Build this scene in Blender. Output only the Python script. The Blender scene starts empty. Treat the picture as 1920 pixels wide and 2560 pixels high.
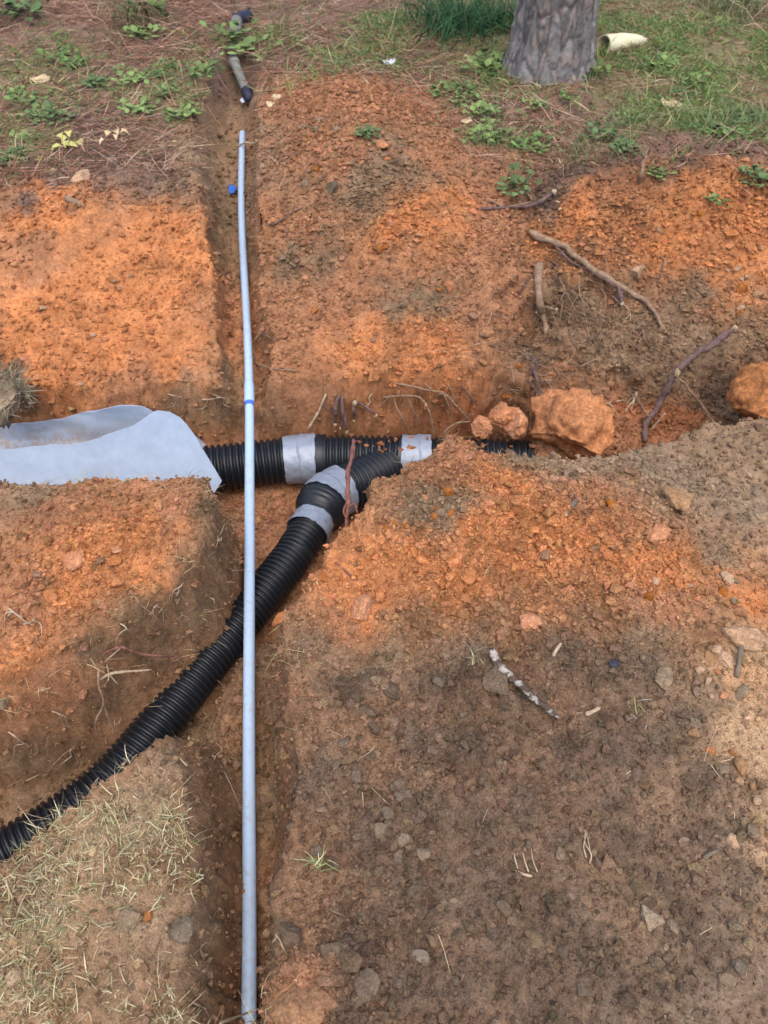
import bpy, math, random
import numpy as np
from mathutils import Vector

# ---------------------------------------------------------------- camera, sky, sun, exposure
scene = bpy.context.scene
col = scene.collection
EYE = np.array((0.0, 0.0, 1.7)); PITCH = math.radians(50); FOC = 1923.0
cam_d = bpy.data.cameras.new('camera'); cam = bpy.data.objects.new('camera', cam_d); col.objects.link(cam)
cam.location = EYE; cam.rotation_euler = (math.radians(90) - PITCH, 0, 0)
cam_d.sensor_fit = 'VERTICAL'; cam_d.sensor_height = 34.6; cam_d.lens = 34.6 * FOC / 2560
cam_d.clip_start = 0.05; cam_d.clip_end = 2000
cam_d.dof.use_dof = True; cam_d.dof.focus_distance = 1.95; cam_d.dof.aperture_fstop = 4.5
scene.camera = cam

SUN_EL, SUN_AZ = math.radians(72), math.radians(170)      # azimuth clockwise from +Y: high, behind the viewer
world = bpy.data.worlds.new('World'); scene.world = world; world.use_nodes = True
wn = world.node_tree.nodes; wl = world.node_tree.links
bg = wn['Background']; bg.inputs['Strength'].default_value = 0.15
sky = wn.new('ShaderNodeTexSky'); sky.sky_type = 'NISHITA'; sky.sun_disc = False
sky.sun_elevation = SUN_EL; sky.sun_rotation = SUN_AZ; sky.air_density = 1.0; sky.dust_density = 3.0; sky.ozone_density = 1.0
wl.new(sky.outputs['Color'], bg.inputs['Color'])
sun_d = bpy.data.lights.new('sun', 'SUN'); sun_d.energy = 0.8; sun_d.angle = math.radians(75); sun_d.color = (1.0, 0.95, 0.88)
sun = bpy.data.objects.new('sun', sun_d); col.objects.link(sun)
sdir = Vector((math.sin(SUN_AZ) * math.cos(SUN_EL), math.cos(SUN_AZ) * math.cos(SUN_EL), math.sin(SUN_EL)))
sun.rotation_euler = sdir.to_track_quat('Z', 'Y').to_euler(); sun.location = sdir * 20
vs = scene.view_settings
vs.view_transform = 'Standard'; vs.look = 'None'; vs.gamma = 1.0; vs.use_curve_mapping = False; vs.exposure = 1.02
scene.cycles.use_denoising = True
scene.cycles.max_bounces = 4

random.seed(7); rng = np.random.default_rng(7)

# ---------------------------------------------------------------- noise
def _hash(ix, iy, iz, s):
    h = (ix.astype(np.uint32) * np.uint32(374761393) + iy.astype(np.uint32) * np.uint32(668265263)
         + iz.astype(np.uint32) * np.uint32(2147483647) + np.uint32((s * 1274126177) & 0xffffffff))
    h = (h ^ (h >> np.uint32(13))) * np.uint32(1274126177); h = (h ^ (h >> np.uint32(16))) * np.uint32(2246822519)
    return (h ^ (h >> np.uint32(15)))
def _h01(*a): return (_hash(*a) & np.uint32(0xffffff)).astype(np.float32) / np.float32(0xffffff)
def vnoise(p, freq, seed=0):
    q = p * freq; i = np.floor(q).astype(np.int64); f = (q - i).astype(np.float32)
    f = f * f * f * (f * (f * 6 - 15) + 10)
    r = 0
    for dx in (0, 1):
        wx = f[:, 0] if dx else 1 - f[:, 0]
        for dy in (0, 1):
            wy = f[:, 1] if dy else 1 - f[:, 1]
            for dz in (0, 1):
                wz = f[:, 2] if dz else 1 - f[:, 2]
                r = r + wx * wy * wz * _h01(i[:, 0] + dx, i[:, 1] + dy, i[:, 2] + dz, seed)
    return r * 2 - 1
def fbm(p, freq, oct=3, seed=0, gain=0.5):
    a, r, t = 1.0, 0, 0
    for o in range(oct):
        r = r + a * vnoise(p + 17.3 * o, freq, seed + o * 7); t += a; a *= gain; freq *= 2.07
    return r / t
def worley(p, size, seed=0):
    """distance to nearest feature, to second nearest, and the nearest cell's random value"""
    q = p / size; i = np.floor(q).astype(np.int64)
    d1 = np.full(len(p), 9.0, np.float32); d2 = d1.copy(); cid = np.zeros(len(p), np.float32)
    for dx in (-1, 0, 1):
        for dy in (-1, 0, 1):
            for dz in (-1, 0, 1):
                cx, cy, cz = i[:, 0] + dx, i[:, 1] + dy, i[:, 2] + dz
                hx, hy, hz = _h01(cx, cy, cz, seed), _h01(cx, cy, cz, seed + 1), _h01(cx, cy, cz, seed + 2)
                d = np.sqrt((cx + hx - q[:, 0]) ** 2 + (cy + hy - q[:, 1]) ** 2 + (cz + hz - q[:, 2]) ** 2).astype(np.float32)
                n = d < d1
                d2 = np.where(n, d1, np.minimum(d2, d)); cid = np.where(n, _h01(cx, cy, cz, seed + 5), cid); d1 = np.where(n, d, d1)
    return d1, d2, cid
def sstep(a, b, x):
    t = np.clip((x - a) / (b - a), 0, 1); return t * t * (3 - 2 * t)
def noise1(v, f, s):
    return vnoise(np.array([[v, 0.5, 0.5]]), f, s)[0]

# ---------------------------------------------------------------- survey helpers (photo measurements -> metres)
def ray(u, v):
    a, b = (u - 960) / FOC, (1280 - v) / FOC
    d = np.array((a, math.cos(PITCH) + b * math.sin(PITCH), -math.sin(PITCH) + b * math.cos(PITCH)))
    return d / np.linalg.norm(d)
def P(u, v, z=0.0):
    d = ray(u, v); return EYE + d * ((z - EYE[2]) / d[2])
def P2(u, v, z=0.0): return tuple(P(u, v, z)[:2])

# ---------------------------------------------------------------- mesh helpers
MATS = {}
def mesh(name, verts, faces, mat=None, smooth=True, color=None):
    me = bpy.data.meshes.new(name)
    verts = np.asarray(verts, np.float32)
    if isinstance(faces, np.ndarray):
        k = faces.shape[1]
        me.vertices.add(len(verts)); me.vertices.foreach_set('co', verts.ravel())
        me.loops.add(faces.size); me.loops.foreach_set('vertex_index', faces.ravel().astype(np.int32))
        me.polygons.add(len(faces)); me.polygons.foreach_set('loop_start', np.arange(0, faces.size, k, dtype=np.int32))
        me.update(calc_edges=True)
    else:
        me.from_pydata(verts.tolist(), [], faces); me.update()
    me.polygons.foreach_set('use_smooth', np.full(len(me.polygons), smooth))
    if color is not None:
        at = me.color_attributes.new('soil', 'FLOAT_COLOR', 'POINT')
        c = np.ones((len(verts), 4), np.float32); c[:, :3] = color; at.data.foreach_set('color', c.ravel())
    if mat: me.materials.append(MATS[mat])
    return me
def link(name, me, parent=None, loc=(0, 0, 0)):
    o = bpy.data.objects.new(name, me); col.objects.link(o); o.location = loc
    if parent is not None: o.parent = parent
    return o
def tag(o, label, cat=None, group=None, kind=None):
    if label: o['label'] = label
    if cat: o['category'] = cat
    if group: o['group'] = group
    if kind: o['kind'] = kind
    return o
def thing(name, label, cat, loc=(0, 0, 0), group=None):
    return tag(link(name, None, None, loc), label, cat, group)
def spline(pts, n):
    """Catmull-Rom through pts, n samples, roughly uniform in arc length"""
    p = np.asarray(pts, float)
    if len(p) == 2: return p[0] + (p[1] - p[0]) * np.linspace(0, 1, n)[:, None]
    q = np.vstack([2 * p[0] - p[1], p, 2 * p[-1] - p[-2]]); out = []
    for i in range(1, len(q) - 2):
        t = np.linspace(0, 1, 24, endpoint=False)[:, None]
        a, b, c, d = q[i - 1], q[i], q[i + 1], q[i + 2]
        out.append(0.5 * (2 * b + (c - a) * t + (2 * a - 5 * b + 4 * c - d) * t ** 2 + (3 * b - a - 3 * c + d) * t ** 3))
    out = np.vstack(out + [p[-1:]]); s = np.r_[0, np.cumsum(np.linalg.norm(np.diff(out, axis=0), axis=1))]
    w = np.linspace(0, s[-1], n)
    return np.stack([np.interp(w, s, out[:, k]) for k in range(out.shape[1])], 1)
def arclen(p): return np.r_[0, np.cumsum(np.linalg.norm(np.diff(p, axis=0), axis=1))]
def frames(p):
    t = np.gradient(p, axis=0); t /= np.linalg.norm(t, axis=1)[:, None] + 1e-12
    ref = np.array((0, 0, 1.0)) if abs(t[0, 2]) < 0.9 else np.array((1.0, 0, 0))
    a = np.zeros_like(p); v = np.cross(t[0], ref); v /= np.linalg.norm(v)
    for i in range(len(p)):
        v = v - t[i] * v.dot(t[i]); v /= np.linalg.norm(v) + 1e-12; a[i] = v
    return t, a, np.cross(t, a)
def tube_geo(p, r, seg=10, caps=True, jag=None):
    """r: (n,) or (n,seg) radii. returns verts, faces list"""
    n = len(p); t, a, b = frames(p); th = np.linspace(0, 2 * np.pi, seg, endpoint=False)
    r = np.asarray(r, float); r = r[:, None] * np.ones(seg) if r.ndim == 1 else r
    v = p[:, None, :] + r[:, :, None] * (np.cos(th)[None, :, None] * a[:, None, :] + np.sin(th)[None, :, None] * b[:, None, :])
    if jag is not None: v = v + jag[:, :, None] * t[:, None, :]
    v = v.reshape(-1, 3)
    i = np.arange(n - 1)[:, None] * seg; j = np.arange(seg)[None, :]; j2 = (j + 1) % seg
    f = np.stack([i + j, i + j2, i + seg + j2, i + seg + j], -1).reshape(-1, 4).tolist()
    if caps: f += [list(range(seg))[::-1], list(range((n - 1) * seg, n * seg))]
    return v, f
def join_geo(parts):
    V, F, o = [], [], 0
    for v, f in parts:
        V.append(v); F += [[k + o for k in q] for q in f]; o += len(v)
    return np.vstack(V), F

# ---------------------------------------------------------------- materials
def new_mat(name, rough=0.9, spec=0.2):
    m = bpy.data.materials.new(name); m.use_nodes = True; nt = m.node_tree; b = nt.nodes['Principled BSDF']
    b.inputs['Roughness'].default_value = rough; b.inputs['Specular IOR Level'].default_value = spec
    MATS[name] = m; return m, nt, b
def N(nt, t, **kw):
    n = nt.nodes.new(t)
    for k, v in kw.items():
        if k.startswith('i_'): n.inputs[k[2:].replace('_', ' ')].default_value = v
        else: setattr(n, k, v)
    return n
def noise_node(nt, scale, detail=4, rough=0.6, vec=None):
    n = N(nt, 'ShaderNodeTexNoise'); n.inputs['Scale'].default_value = scale; n.inputs['Detail'].default_value = detail
    n.inputs['Roughness'].default_value = rough
    if vec is not None: nt.links.new(vec, n.inputs['Vector'])
    return n
def remap(nt, out, lo, hi, a, b):
    n = N(nt, 'ShaderNodeMapRange'); nt.links.new(out, n.inputs['Value'])
    for k, v in zip(('From Min', 'From Max', 'To Min', 'To Max'), (lo, hi, a, b)): n.inputs[k].default_value = v
    return n.outputs['Result']
def mixc(nt, fac, a, b, mode='MIX'):
    n = N(nt, 'ShaderNodeMix', data_type='RGBA', blend_type=mode)
    for s, v in ((n.inputs['Factor'], fac), (n.inputs['A'], a), (n.inputs['B'], b)):
        if hasattr(v, 'is_output'): nt.links.new(v, s)
        elif isinstance(v, (int, float)): s.default_value = v
        else: s.default_value = (*v, 1)
    return n.outputs['Result']
def bump(nt, b, pairs):
    prev = None
    for out, strength, dist in pairs:
        n = N(nt, 'ShaderNodeBump'); n.inputs['Strength'].default_value = strength; n.inputs['Distance'].default_value = dist
        nt.links.new(out, n.inputs['Height'])
        if prev: nt.links.new(prev, n.inputs['Normal'])
        prev = n.outputs['Normal']
    nt.links.new(prev, b.inputs['Normal'])

def soil_mat(name, base=None, crumb=False):
    m, nt, b = new_mat(name, 0.95, 0.12)
    tc = N(nt, 'ShaderNodeTexCoord').outputs['Object']
    if base is None: vc = N(nt, 'ShaderNodeVertexColor', layer_name='soil'); src = vc.outputs['Color']
    else:
        rnd = N(nt, 'ShaderNodeObjectInfo').outputs['Random']
        h = N(nt, 'ShaderNodeHueSaturation'); h.inputs['Color'].default_value = (*base, 1)
        nt.links.new(remap(nt, rnd, 0, 1, 0.72, 1.1), h.inputs['Value']); nt.links.new(remap(nt, rnd, 0, 1, 1.08, 0.86), h.inputs['Saturation'])
        src = h.outputs['Color']
    k1, k2, k3 = (9, 55, 260) if base is None else (1.3, 4.5, 15)
    n1 = noise_node(nt, k1, 4, 0.65, tc); n2 = noise_node(nt, k2, 4, 0.72, tc); n3 = noise_node(nt, k3, 2, 0.75, tc)
    c = mixc(nt, 1.0, src, mixc(nt, remap(nt, n1.outputs['Fac'], 0.3, 0.7, 0, 1), (0.78, 0.76, 0.74), (1.22, 1.2, 1.18)), 'MULTIPLY')
    c = mixc(nt, 1.0, c, mixc(nt, remap(nt, n2.outputs['Fac'], 0.3, 0.72, 0, 1), (0.68, 0.66, 0.64), (1.3, 1.3, 1.3)), 'MULTIPLY')
    c = mixc(nt, 1.0, c, mixc(nt, remap(nt, n3.outputs['Fac'], 0.3, 0.7, 0, 1), (0.58, 0.58, 0.58), (1.38, 1.38, 1.38)), 'MULTIPLY')
    nt.links.new(c, b.inputs['Base Color'])
    if base is None:
        hs = []
        for nn in (n2, n3):
            q = N(nt, 'ShaderNodeMath', operation='MULTIPLY'); nt.links.new(nn.outputs['Fac'], q.inputs[0]); nt.links.new(vc.outputs['Alpha'], q.inputs[1]); hs.append(q.outputs[0])
        bump(nt, b, [(hs[0], 0.8, 0.013), (hs[1], 0.8, 0.005)])
    else: bump(nt, b, [(n2.outputs['Fac'], 0.6, 0.012), (n3.outputs['Fac'], 0.6, 0.004)] if base is None else [(n2.outputs['Fac'], 0.5, 0.006), (n3.outputs['Fac'], 0.6, 0.002)])
soil_mat('soil')
ORANGE, BROWN, TAN, GREY = (0.46, 0.165, 0.05), (0.165, 0.105, 0.062), (0.36, 0.25, 0.145), (0.30, 0.235, 0.17)
ORANGE = (.48, .19, .068); BROWN = (.165, .116, .076); TAN = (.27, .195, .12); GREY = (.20, .155, .108)
soil_mat('rust_dirt', (.27, .14, .068)); soil_mat('lump_clay', (.50, .21, .082))
soil_mat('orange_clay', ORANGE); soil_mat('brown_dirt', BROWN); soil_mat('tan_dirt', TAN); soil_mat('grey_dirt', GREY); soil_mat('pale_clay', (0.46, 0.28, 0.155))

def simple(name, c1, c2, scale=40, rough=0.7, spec=0.3, bs=0.3, bd=0.003, stretch=None):
    m, nt, b = new_mat(name, rough, spec)
    tc = N(nt, 'ShaderNodeTexCoord').outputs['Object']
    if stretch:
        mp = N(nt, 'ShaderNodeMapping'); mp.inputs['Scale'].default_value = stretch; nt.links.new(tc, mp.inputs['Vector']); tc = mp.outputs['Vector']
    n = noise_node(nt, scale, 5, 0.65, tc)
    nt.links.new(mixc(nt, remap(nt, n.outputs['Fac'], 0.32, 0.68, 0, 1), c1, c2), b.inputs['Base Color'])
    bump(nt, b, [(n.outputs['Fac'], bs, bd)])
    return m, nt, b
# dusty black polyethylene
m, nt, b = new_mat('black_plastic', 0.42, 0.45)
tc = N(nt, 'ShaderNodeTexCoord').outputs['Object']
n1 = noise_node(nt, 14, 6, 0.7, tc); n2 = noise_node(nt, 160, 4, 0.7, tc)
dust = N(nt, 'ShaderNodeMath', operation='MULTIPLY'); nt.links.new(remap(nt, n1.outputs['Fac'], 0.56, 0.78, 0, 0.8), dust.inputs[0]); nt.links.new(remap(nt, n2.outputs['Fac'], 0.5, 0.7, 0, 1), dust.inputs[1])
nt.links.new(mixc(nt, dust.outputs[0], (0.010, 0.012, 0.015), (0.15, 0.095, 0.058)), b.inputs['Base Color'])
nt.links.new(remap(nt, n1.outputs['Fac'], 0.3, 0.7, 0.30, 0.5), b.inputs['Roughness']); bump(nt, b, [(n2.outputs['Fac'], 0.12, 0.001)])
# silver duct tape
m, nt, b = new_mat('silver_tape', 0.42, 0.5)
tc = N(nt, 'ShaderNodeTexCoord').outputs['Object']
n1 = noise_node(nt, 22, 6, 0.7, tc); n2 = noise_node(nt, 90, 4, 0.6, tc)
nt.links.new(mixc(nt, remap(nt, n1.outputs['Fac'], 0.35, 0.7, 0, 1), (0.25, 0.28, 0.33), (0.31, 0.34, 0.39)), b.inputs['Base Color'])
b.inputs['Metallic'].default_value = 0.25; bump(nt, b, [(n1.outputs['Fac'], 0.35, 0.012), (n2.outputs['Fac'], 0.25, 0.002)])
# white pvc with soil smears
m, nt, b = new_mat('white_pvc', 0.35, 0.45)
tc = N(nt, 'ShaderNodeTexCoord').outputs['Object']
n1 = noise_node(nt, 5, 6, 0.75, tc); n2 = noise_node(nt, 70, 5, 0.75, tc)
dust = N(nt, 'ShaderNodeMath', operation='MULTIPLY'); nt.links.new(remap(nt, n1.outputs['Fac'], 0.42, 0.68, 0, 1), dust.inputs[0]); nt.links.new(remap(nt, n2.outputs['Fac'], 0.45, 0.68, 0, 0.85), dust.inputs[1])
nt.links.new(mixc(nt, dust.outputs[0], (0.43, 0.57, 0.74), (0.34, 0.27, 0.2)), b.inputs['Base Color'])
simple('blue_primer', (0.05, 0.12, 0.55), (0.10, 0.22, 0.75), 60, 0.4)
m, nt, b = simple('white_fabric', (0.35, 0.43, 0.54), (0.41, 0.49, 0.60), 30, 0.9, 0.1, 0.25, 0.004)
tc = N(nt, 'ShaderNodeTexCoord').outputs['Object']; sep = N(nt, 'ShaderNodeSeparateXYZ'); nt.links.new(tc, sep.inputs[0])
n1 = noise_node(nt, 26, 6, 0.75, tc); old = b.inputs['Base Color'].links[0].from_socket
lowz = remap(nt, sep.outputs['Z'], -0.33, -0.5, 0, 1)
mm = N(nt, 'ShaderNodeMath', operation='MULTIPLY'); nt.links.new(lowz, mm.inputs[0]); nt.links.new(remap(nt, n1.outputs['Fac'], 0.35, 0.6, 0, 1), mm.inputs[1])
nt.links.new(mixc(nt, mm.outputs[0], old, (0.34, 0.22, 0.13)), b.inputs['Base Color'])       # mud smears along the buried hem
simple('root_bark', (0.075, 0.045, 0.040), (0.20, 0.125, 0.105), 45, 0.85, 0.2, 0.8, 0.006)
simple('red_bark', (0.13, 0.05, 0.038), (0.27, 0.12, 0.09), 60, 0.8, 0.2, 0.8, 0.004)
simple('pale_root', (0.30, 0.21, 0.13), (0.52, 0.40, 0.27), 60, 0.85, 0.2, 0.4, 0.002)
simple('dusty_root', (0.17, 0.105, 0.065), (0.36, 0.24, 0.15), 50, 0.9, 0.15, 0.5, 0.003)
simple('cut_wood', (0.38, 0.26, 0.14), (0.58, 0.45, 0.28), 90, 0.8, 0.2)
m, nt, b = simple('mottled_bark', (0.06, 0.04, 0.03), (0.13, 0.085, 0.06), 50, 0.9, 0.15, 0.8, 0.006)
tc = N(nt, 'ShaderNodeTexCoord').outputs['Object']; n1 = noise_node(nt, 42, 5, 0.7, tc); old = b.inputs['Base Color'].links[0].from_socket
nt.links.new(mixc(nt, remap(nt, n1.outputs['Fac'], 0.50, 0.58, 0, 1), old, (0.42, 0.37, 0.31)), b.inputs['Base Color'])     # peeled, bleached patches
simple('white_lichen', (0.62, 0.58, 0.52), (0.80, 0.78, 0.74), 120, 0.9, 0.15, 0.6, 0.003)
simple('old_leaf', (0.13, 0.10, 0.07), (0.24, 0.19, 0.14), 50, 0.85, 0.2)
simple('grey_wood', (0.12, 0.09, 0.062), (0.22, 0.17, 0.12), 70, 0.9, 0.15, 0.5, 0.004)
simple('cream_pvc', (0.70, 0.60, 0.34), (0.80, 0.74, 0.50), 14, 0.5, 0.35, 0.1, 0.002)
simple('old_grey_pipe', (0.13, 0.125, 0.10), (0.25, 0.24, 0.20), 25, 0.7, 0.3)
simple('white_scrap', (0.72, 0.75, 0.80), (0.82, 0.84, 0.88), 30, 0.6, 0.3)
simple('blue_scrap', (0.02, 0.09, 0.35), (0.04, 0.15, 0.5), 30, 0.5, 0.3)
simple('dark_scrap', (0.012, 0.013, 0.03), (0.03, 0.03, 0.05), 30, 0.5, 0.3)
simple('dead_leaf', (0.50, 0.36, 0.18), (0.68, 0.54, 0.34), 60, 0.8, 0.2)
simple('yellow_leaf', (0.42, 0.40, 0.10), (0.58, 0.52, 0.20), 40, 0.7, 0.25)
def vcol_mat(name, rough, trans=0.0, bumps=None):
    m, nt, b = new_mat(name, rough, 0.2)
    src = N(nt, 'ShaderNodeVertexColor', layer_name='soil').outputs['Color']
    tc = N(nt, 'ShaderNodeTexCoord').outputs['Object']; n = noise_node(nt, 60, 4, 0.65, tc)
    nt.links.new(mixc(nt, 1.0, src, mixc(nt, remap(nt, n.outputs['Fac'], 0.3, 0.7, 0, 1), (0.75, 0.75, 0.75), (1.2, 1.2, 1.2)), 'MULTIPLY'), b.inputs['Base Color'])
    if trans: b.inputs['Subsurface Weight'].default_value = 0.0
    if bumps: bump(nt, b, [(n.outputs['Fac'], 0.6, 0.006)])
vcol_mat('blade', 0.75); vcol_mat('bark', 0.92, bumps=True)

# ---------------------------------------------------------------- the ground: one sheet with the trenches dug into it
def axis(lo, hi, step, grow, cap, mid, far, grow_lo=None):
    def side(x, s, grow):
        out, h = [], step
        while abs(x) < far:
            h = h * grow if h < cap else h
            if abs(x) > mid or (s < 0 and grow_lo and x < -1.9): h *= 1.35
            x += s * h; out.append(x)
        return out
    core = list(np.arange(lo, hi, step))
    return np.array(side(lo, -1, grow_lo or grow)[::-1] + core + side(core[-1], 1, grow))
xs = axis(-1.35, 1.45, 0.0069, 1.03, 0.045, 5.0, 300)
ys = axis(0.10, 2.60, 0.0069, 1.012, 0.030, 7.0, 300, 1.06)
GX, GY = np.meshgrid(xs, ys); X, Y = GX.ravel(), GY.ravel()

def seg_dist(px, py, poly):
    best = np.full(px.shape, 1e9)
    for (x0, y0), (x1, y1) in zip(poly[:-1], poly[1:]):
        dx, dy = x1 - x0, y1 - y0; t = np.clip(((px - x0) * dx + (py - y0) * dy) / (dx * dx + dy * dy + 1e-12), 0, 1)
        best = np.minimum(best, (px - x0 - t * dx) ** 2 + (py - y0 - t * dy) ** 2)
    return np.sqrt(best)
def inside(px, py, poly):
    r = np.zeros(px.shape, bool)
    for (x0, y0), (x1, y1) in zip(poly, poly[1:] + poly[:1]):
        c = ((y0 > py) != (y1 > py)) & (px < (x1 - x0) * (py - y0) / (y1 - y0 + 1e-12) + x0); r ^= c
    return r
def sdist(px, py, poly):
    d = seg_dist(px, py, poly + poly[:1]); return np.where(inside(px, py, poly), d, -d)

TRENCH = [(-5, 1.48), (-1.145, 1.543), (-.85, 1.555), (-.65, 1.572), (-.52, 1.56), (-.485, 1.48), (-.475, 1.36), (-.53, 1.22), (-.63, 1.11), (-.81, .98), (-.95, .90),
          (-1.4, .66), (-2.4, .15), (-5, -1.2), (-5, -2.4), (-2.0, -.42), (-1.2, .13), (-.795, .445), (-.665, .585), (-.575, .69), (-.505, .76), (-.468, .70), (-.435, .60),
          (-.395, .438), (-.352, .189), (-.285, -.2), (-.2, -1), (-.15, -1.8), (.02, -1.8), (-.05, -1), (-.13, -.2), (-.222, .189), (-.215, .4), (-.196, .645), (-.238, .892), (-.262, 1.03)]
TRENCH += [P2(*q) for q in ((712, 1540), (762, 1462), (815, 1408), (838, 1365), (888, 1325), (930, 1275), (952, 1236), (1004, 1197), (1034, 1173), (1084, 1151), (1127, 1130), (1163, 1136), (1205, 1154), (1240, 1162), (1322, 1158), (1450, 1146), (1600, 1130), (1760, 1065), (1860, 1045))]
TRENCH += [(1.7, 1.9), (5, 2.0), (5, 2.5), (1.6, 2.34), (.9, 2.36), (.5, 2.30), (.2, 2.27), (-.2, 2.26), (-.42, 2.25), (-.62, 2.27), (-.9, 2.28), (-5, 2.3)]
DITCH = [(-.60, 2.1), (-.655, 2.5), (-.70, 2.8), (-.81, 3.3), (-.93, 3.9), (-.98, 4.35), (-.95, 4.8), (-.90, 5.15), (-.80, 5.2), (-.72, 4.8), (-.69, 4.4), (-.625, 3.95), (-.56, 3.3), (-.51, 2.7), (-.46, 2.4), (-.43, 2.1)]
MAIN = [P2(*q, -.43) for q in ((-1500, 1215), (560, 1168), (745, 1149), (930, 1146), (1300, 1150), (2600, 1120))]
SMALL_PX = [(724, 1400), (630, 1520), (515, 1660), (415, 1790), (288, 1940), (150, 2050), (-10, 2150)]
SMALL = [P2(*q, -.36) for q in SMALL_PX] + [(-1.6, .12), (-3.5, -1.0)]
PVC = [(-.14, -1.6, -.275), (-.17, -1.0, -.275), (-.29, .219, -.27), (-.353, .78, -.27), (-.449, 1.653, -.265), (-.512, 2.21, -.262), (-.563, 2.617, -.235), (-.649, 3.222, -.20), (-.705, 3.664, -.185), (-.764, 4.23, -.165)]

def surface(x, y):
    """undug ground with its banks and heaps"""
    p = np.stack([x, y, np.zeros_like(x)], 1)
    z = 0.035 * fbm(p, 0.9, 3, 3)
    r = np.interp(x, [-3, -.9, -.5, .3, .6, 1.2, 1.6, 3], [.26, .30, .24, .20, .33, .36, .2, .2])       # far bank falls to the cross trench
    w = np.interp(x, [-3, -.7, -.5, .4, .7, 3], [3.35, 3.25, 2.95, 2.9, 3.1, 3.2])
    z = z - r * (1 - np.clip((y - 2.15) / (w - 2.15), 0, 1) ** 0.8) * sstep(1.95, 2.1, y)
    def heap(u, v, h, sx, sy, rot=0.0, zz=0.0):
        c = P(u, v, zz); dx, dy = x - c[0], y - c[1]; cr, sr = math.cos(rot), math.sin(rot)
        return h * np.exp(-(((dx * cr + dy * sr) / sx) ** 2 + ((-dx * sr + dy * cr) / sy) ** 2))
    z = z + heap(1140, 1170, .06, .07, .09) + heap(1040, 1260, .05, .28, .2) + heap(1300, 1330, .05, .4, .25) + heap(1700, 1560, .05, .3, .4)
    z = z + heap(860, 330, .16, .30, .75) + heap(1040, 470, .10, .4, .35) + heap(1500, 490, .09, .35, .12) + heap(1780, 500, .13, .35, .2) + heap(1860, 420, .08, .2, .25)
    z = z + heap(750, 2470, .05, .08, .09) + heap(230, 1360, .045, .3, .14) + heap(520, 560, .04, .25, .2) + heap(120, 560, .06, .5, .25)
    z = z + heap(180, 2250, .03, .2, .2) + heap(1890, 1000, .12, .14, .12, zz=-.1) + heap(1400, 200, .05, .6, .6)
    z = z - heap(1320, 760, .13, .10, .24, -.15, -.1) - heap(1385, 640, .08, .12, .10, 0, -.1) - heap(1500, 800, .05, .3, .2, 0, -.2)
    z = z + 0
    return z
def height(x, y):
    p = np.stack([x, y, np.zeros_like(x)], 1)
    near = np.clip(1.5 - 0.15 * np.abs(y), .3, 1)
    xw = x + 0.024 * fbm(p, 7, 3, 21) + 0.012 * fbm(p, 28, 3, 25, .7); yw = y + 0.024 * fbm(p, 7, 3, 31) + 0.012 * fbm(p, 28, 3, 35, .7)
    S = surface(x, y)
    dA, dC, dB = seg_dist(x, y, MAIN), seg_dist(x, y, SMALL), seg_dist(x, y, [q[:2] for q in PVC[:4]] + [(-.40, 1.15)])
    wA, wC, wB = 1 / (dA ** 5 + 1e-6), 1 / (dC ** 5 + 1e-6), .35 / (dB ** 5 + 1e-6)
    floor = (wA * -.525 + wC * -.45 + wB * -.315) / (wA + wC + wB) + .012 * fbm(p, 9, 2, 41)
    floor = floor + .10 * np.exp(-(((x - .70) / .16) ** 2 + ((y - 2.12) / .12) ** 2)) + .20 * sstep(.42, .62, x) * np.exp(-((y - 2.15) / .35) ** 2) + .10 * np.exp(-(((x + .45) / .05) ** 2 + ((y - .76) / .05) ** 2))
    # wall widths: the bank left of the diagonal trench and the sod block's right flank slope more gently
    wall = .07 + .09 * np.exp(-(((x + .80) / .38) ** 2 + ((y - 1.0) / .22) ** 2)) + .08 * np.exp(-(((x + .42) / .09) ** 2 + ((y - .30) / .55) ** 2)) + .03 * np.exp(-(((x + .20) / .06) ** 2 + ((y - .40) / .6) ** 2)) + .05 * sstep(2.2, 2.3, y)
    d = sdist(xw, yw, TRENCH); t_ = np.clip((d + .006) / wall, 0, 1); m = .5 * (1 - (1 - t_) ** 2) + .5 * sstep(0, 1, t_)
    z = S + np.minimum(floor - S, 0) * m
    dd = sdist(xw, yw, DITCH); md = np.clip((dd + .012) / np.interp(y, [2.8, 3.4], [.055, .15]), 0, 1); md = 1 - (1 - md) ** 2
    fd = np.interp(y, [2.0, 2.3, 2.6, 3.2, 4.2, 4.8, 5.2], [-.40, -.335, -.29, -.245, -.205, -.12, .0])
    z = np.where(y > 2.0, z + np.minimum(fd - z, 0) * md, z)
    return z, d, dd
Z, DT, DD = height(X, Y)
nx, ny = len(xs), len(ys)
i = (np.arange(ny - 1)[:, None] * nx + np.arange(nx - 1)[None, :]).ravel()
QUADS = np.stack([i, i + 1, i + 1 + nx, i + nx], 1)
V = np.stack([X, Y, Z], 1)
def grid_normals(V):
    g = V.reshape(ny, nx, 3); n = np.cross(np.gradient(g, axis=1), np.gradient(g, axis=0)).reshape(-1, 3)
    return n / (np.linalg.norm(n, axis=1)[:, None] + 1e-12)
NRM = grid_normals(V)
CORE = (np.abs(X) < 1.9 + .55 * np.maximum(Y, 0)) & (Y > -1.0) & (Y < 6.8)
ci = np.nonzero(CORE)[0]; pc = V[ci]
cell = np.maximum(np.gradient(GX, axis=1).ravel(), np.gradient(GY, axis=0).ravel())[ci]
fine = np.clip(.014 / cell, 0, 1)
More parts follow.
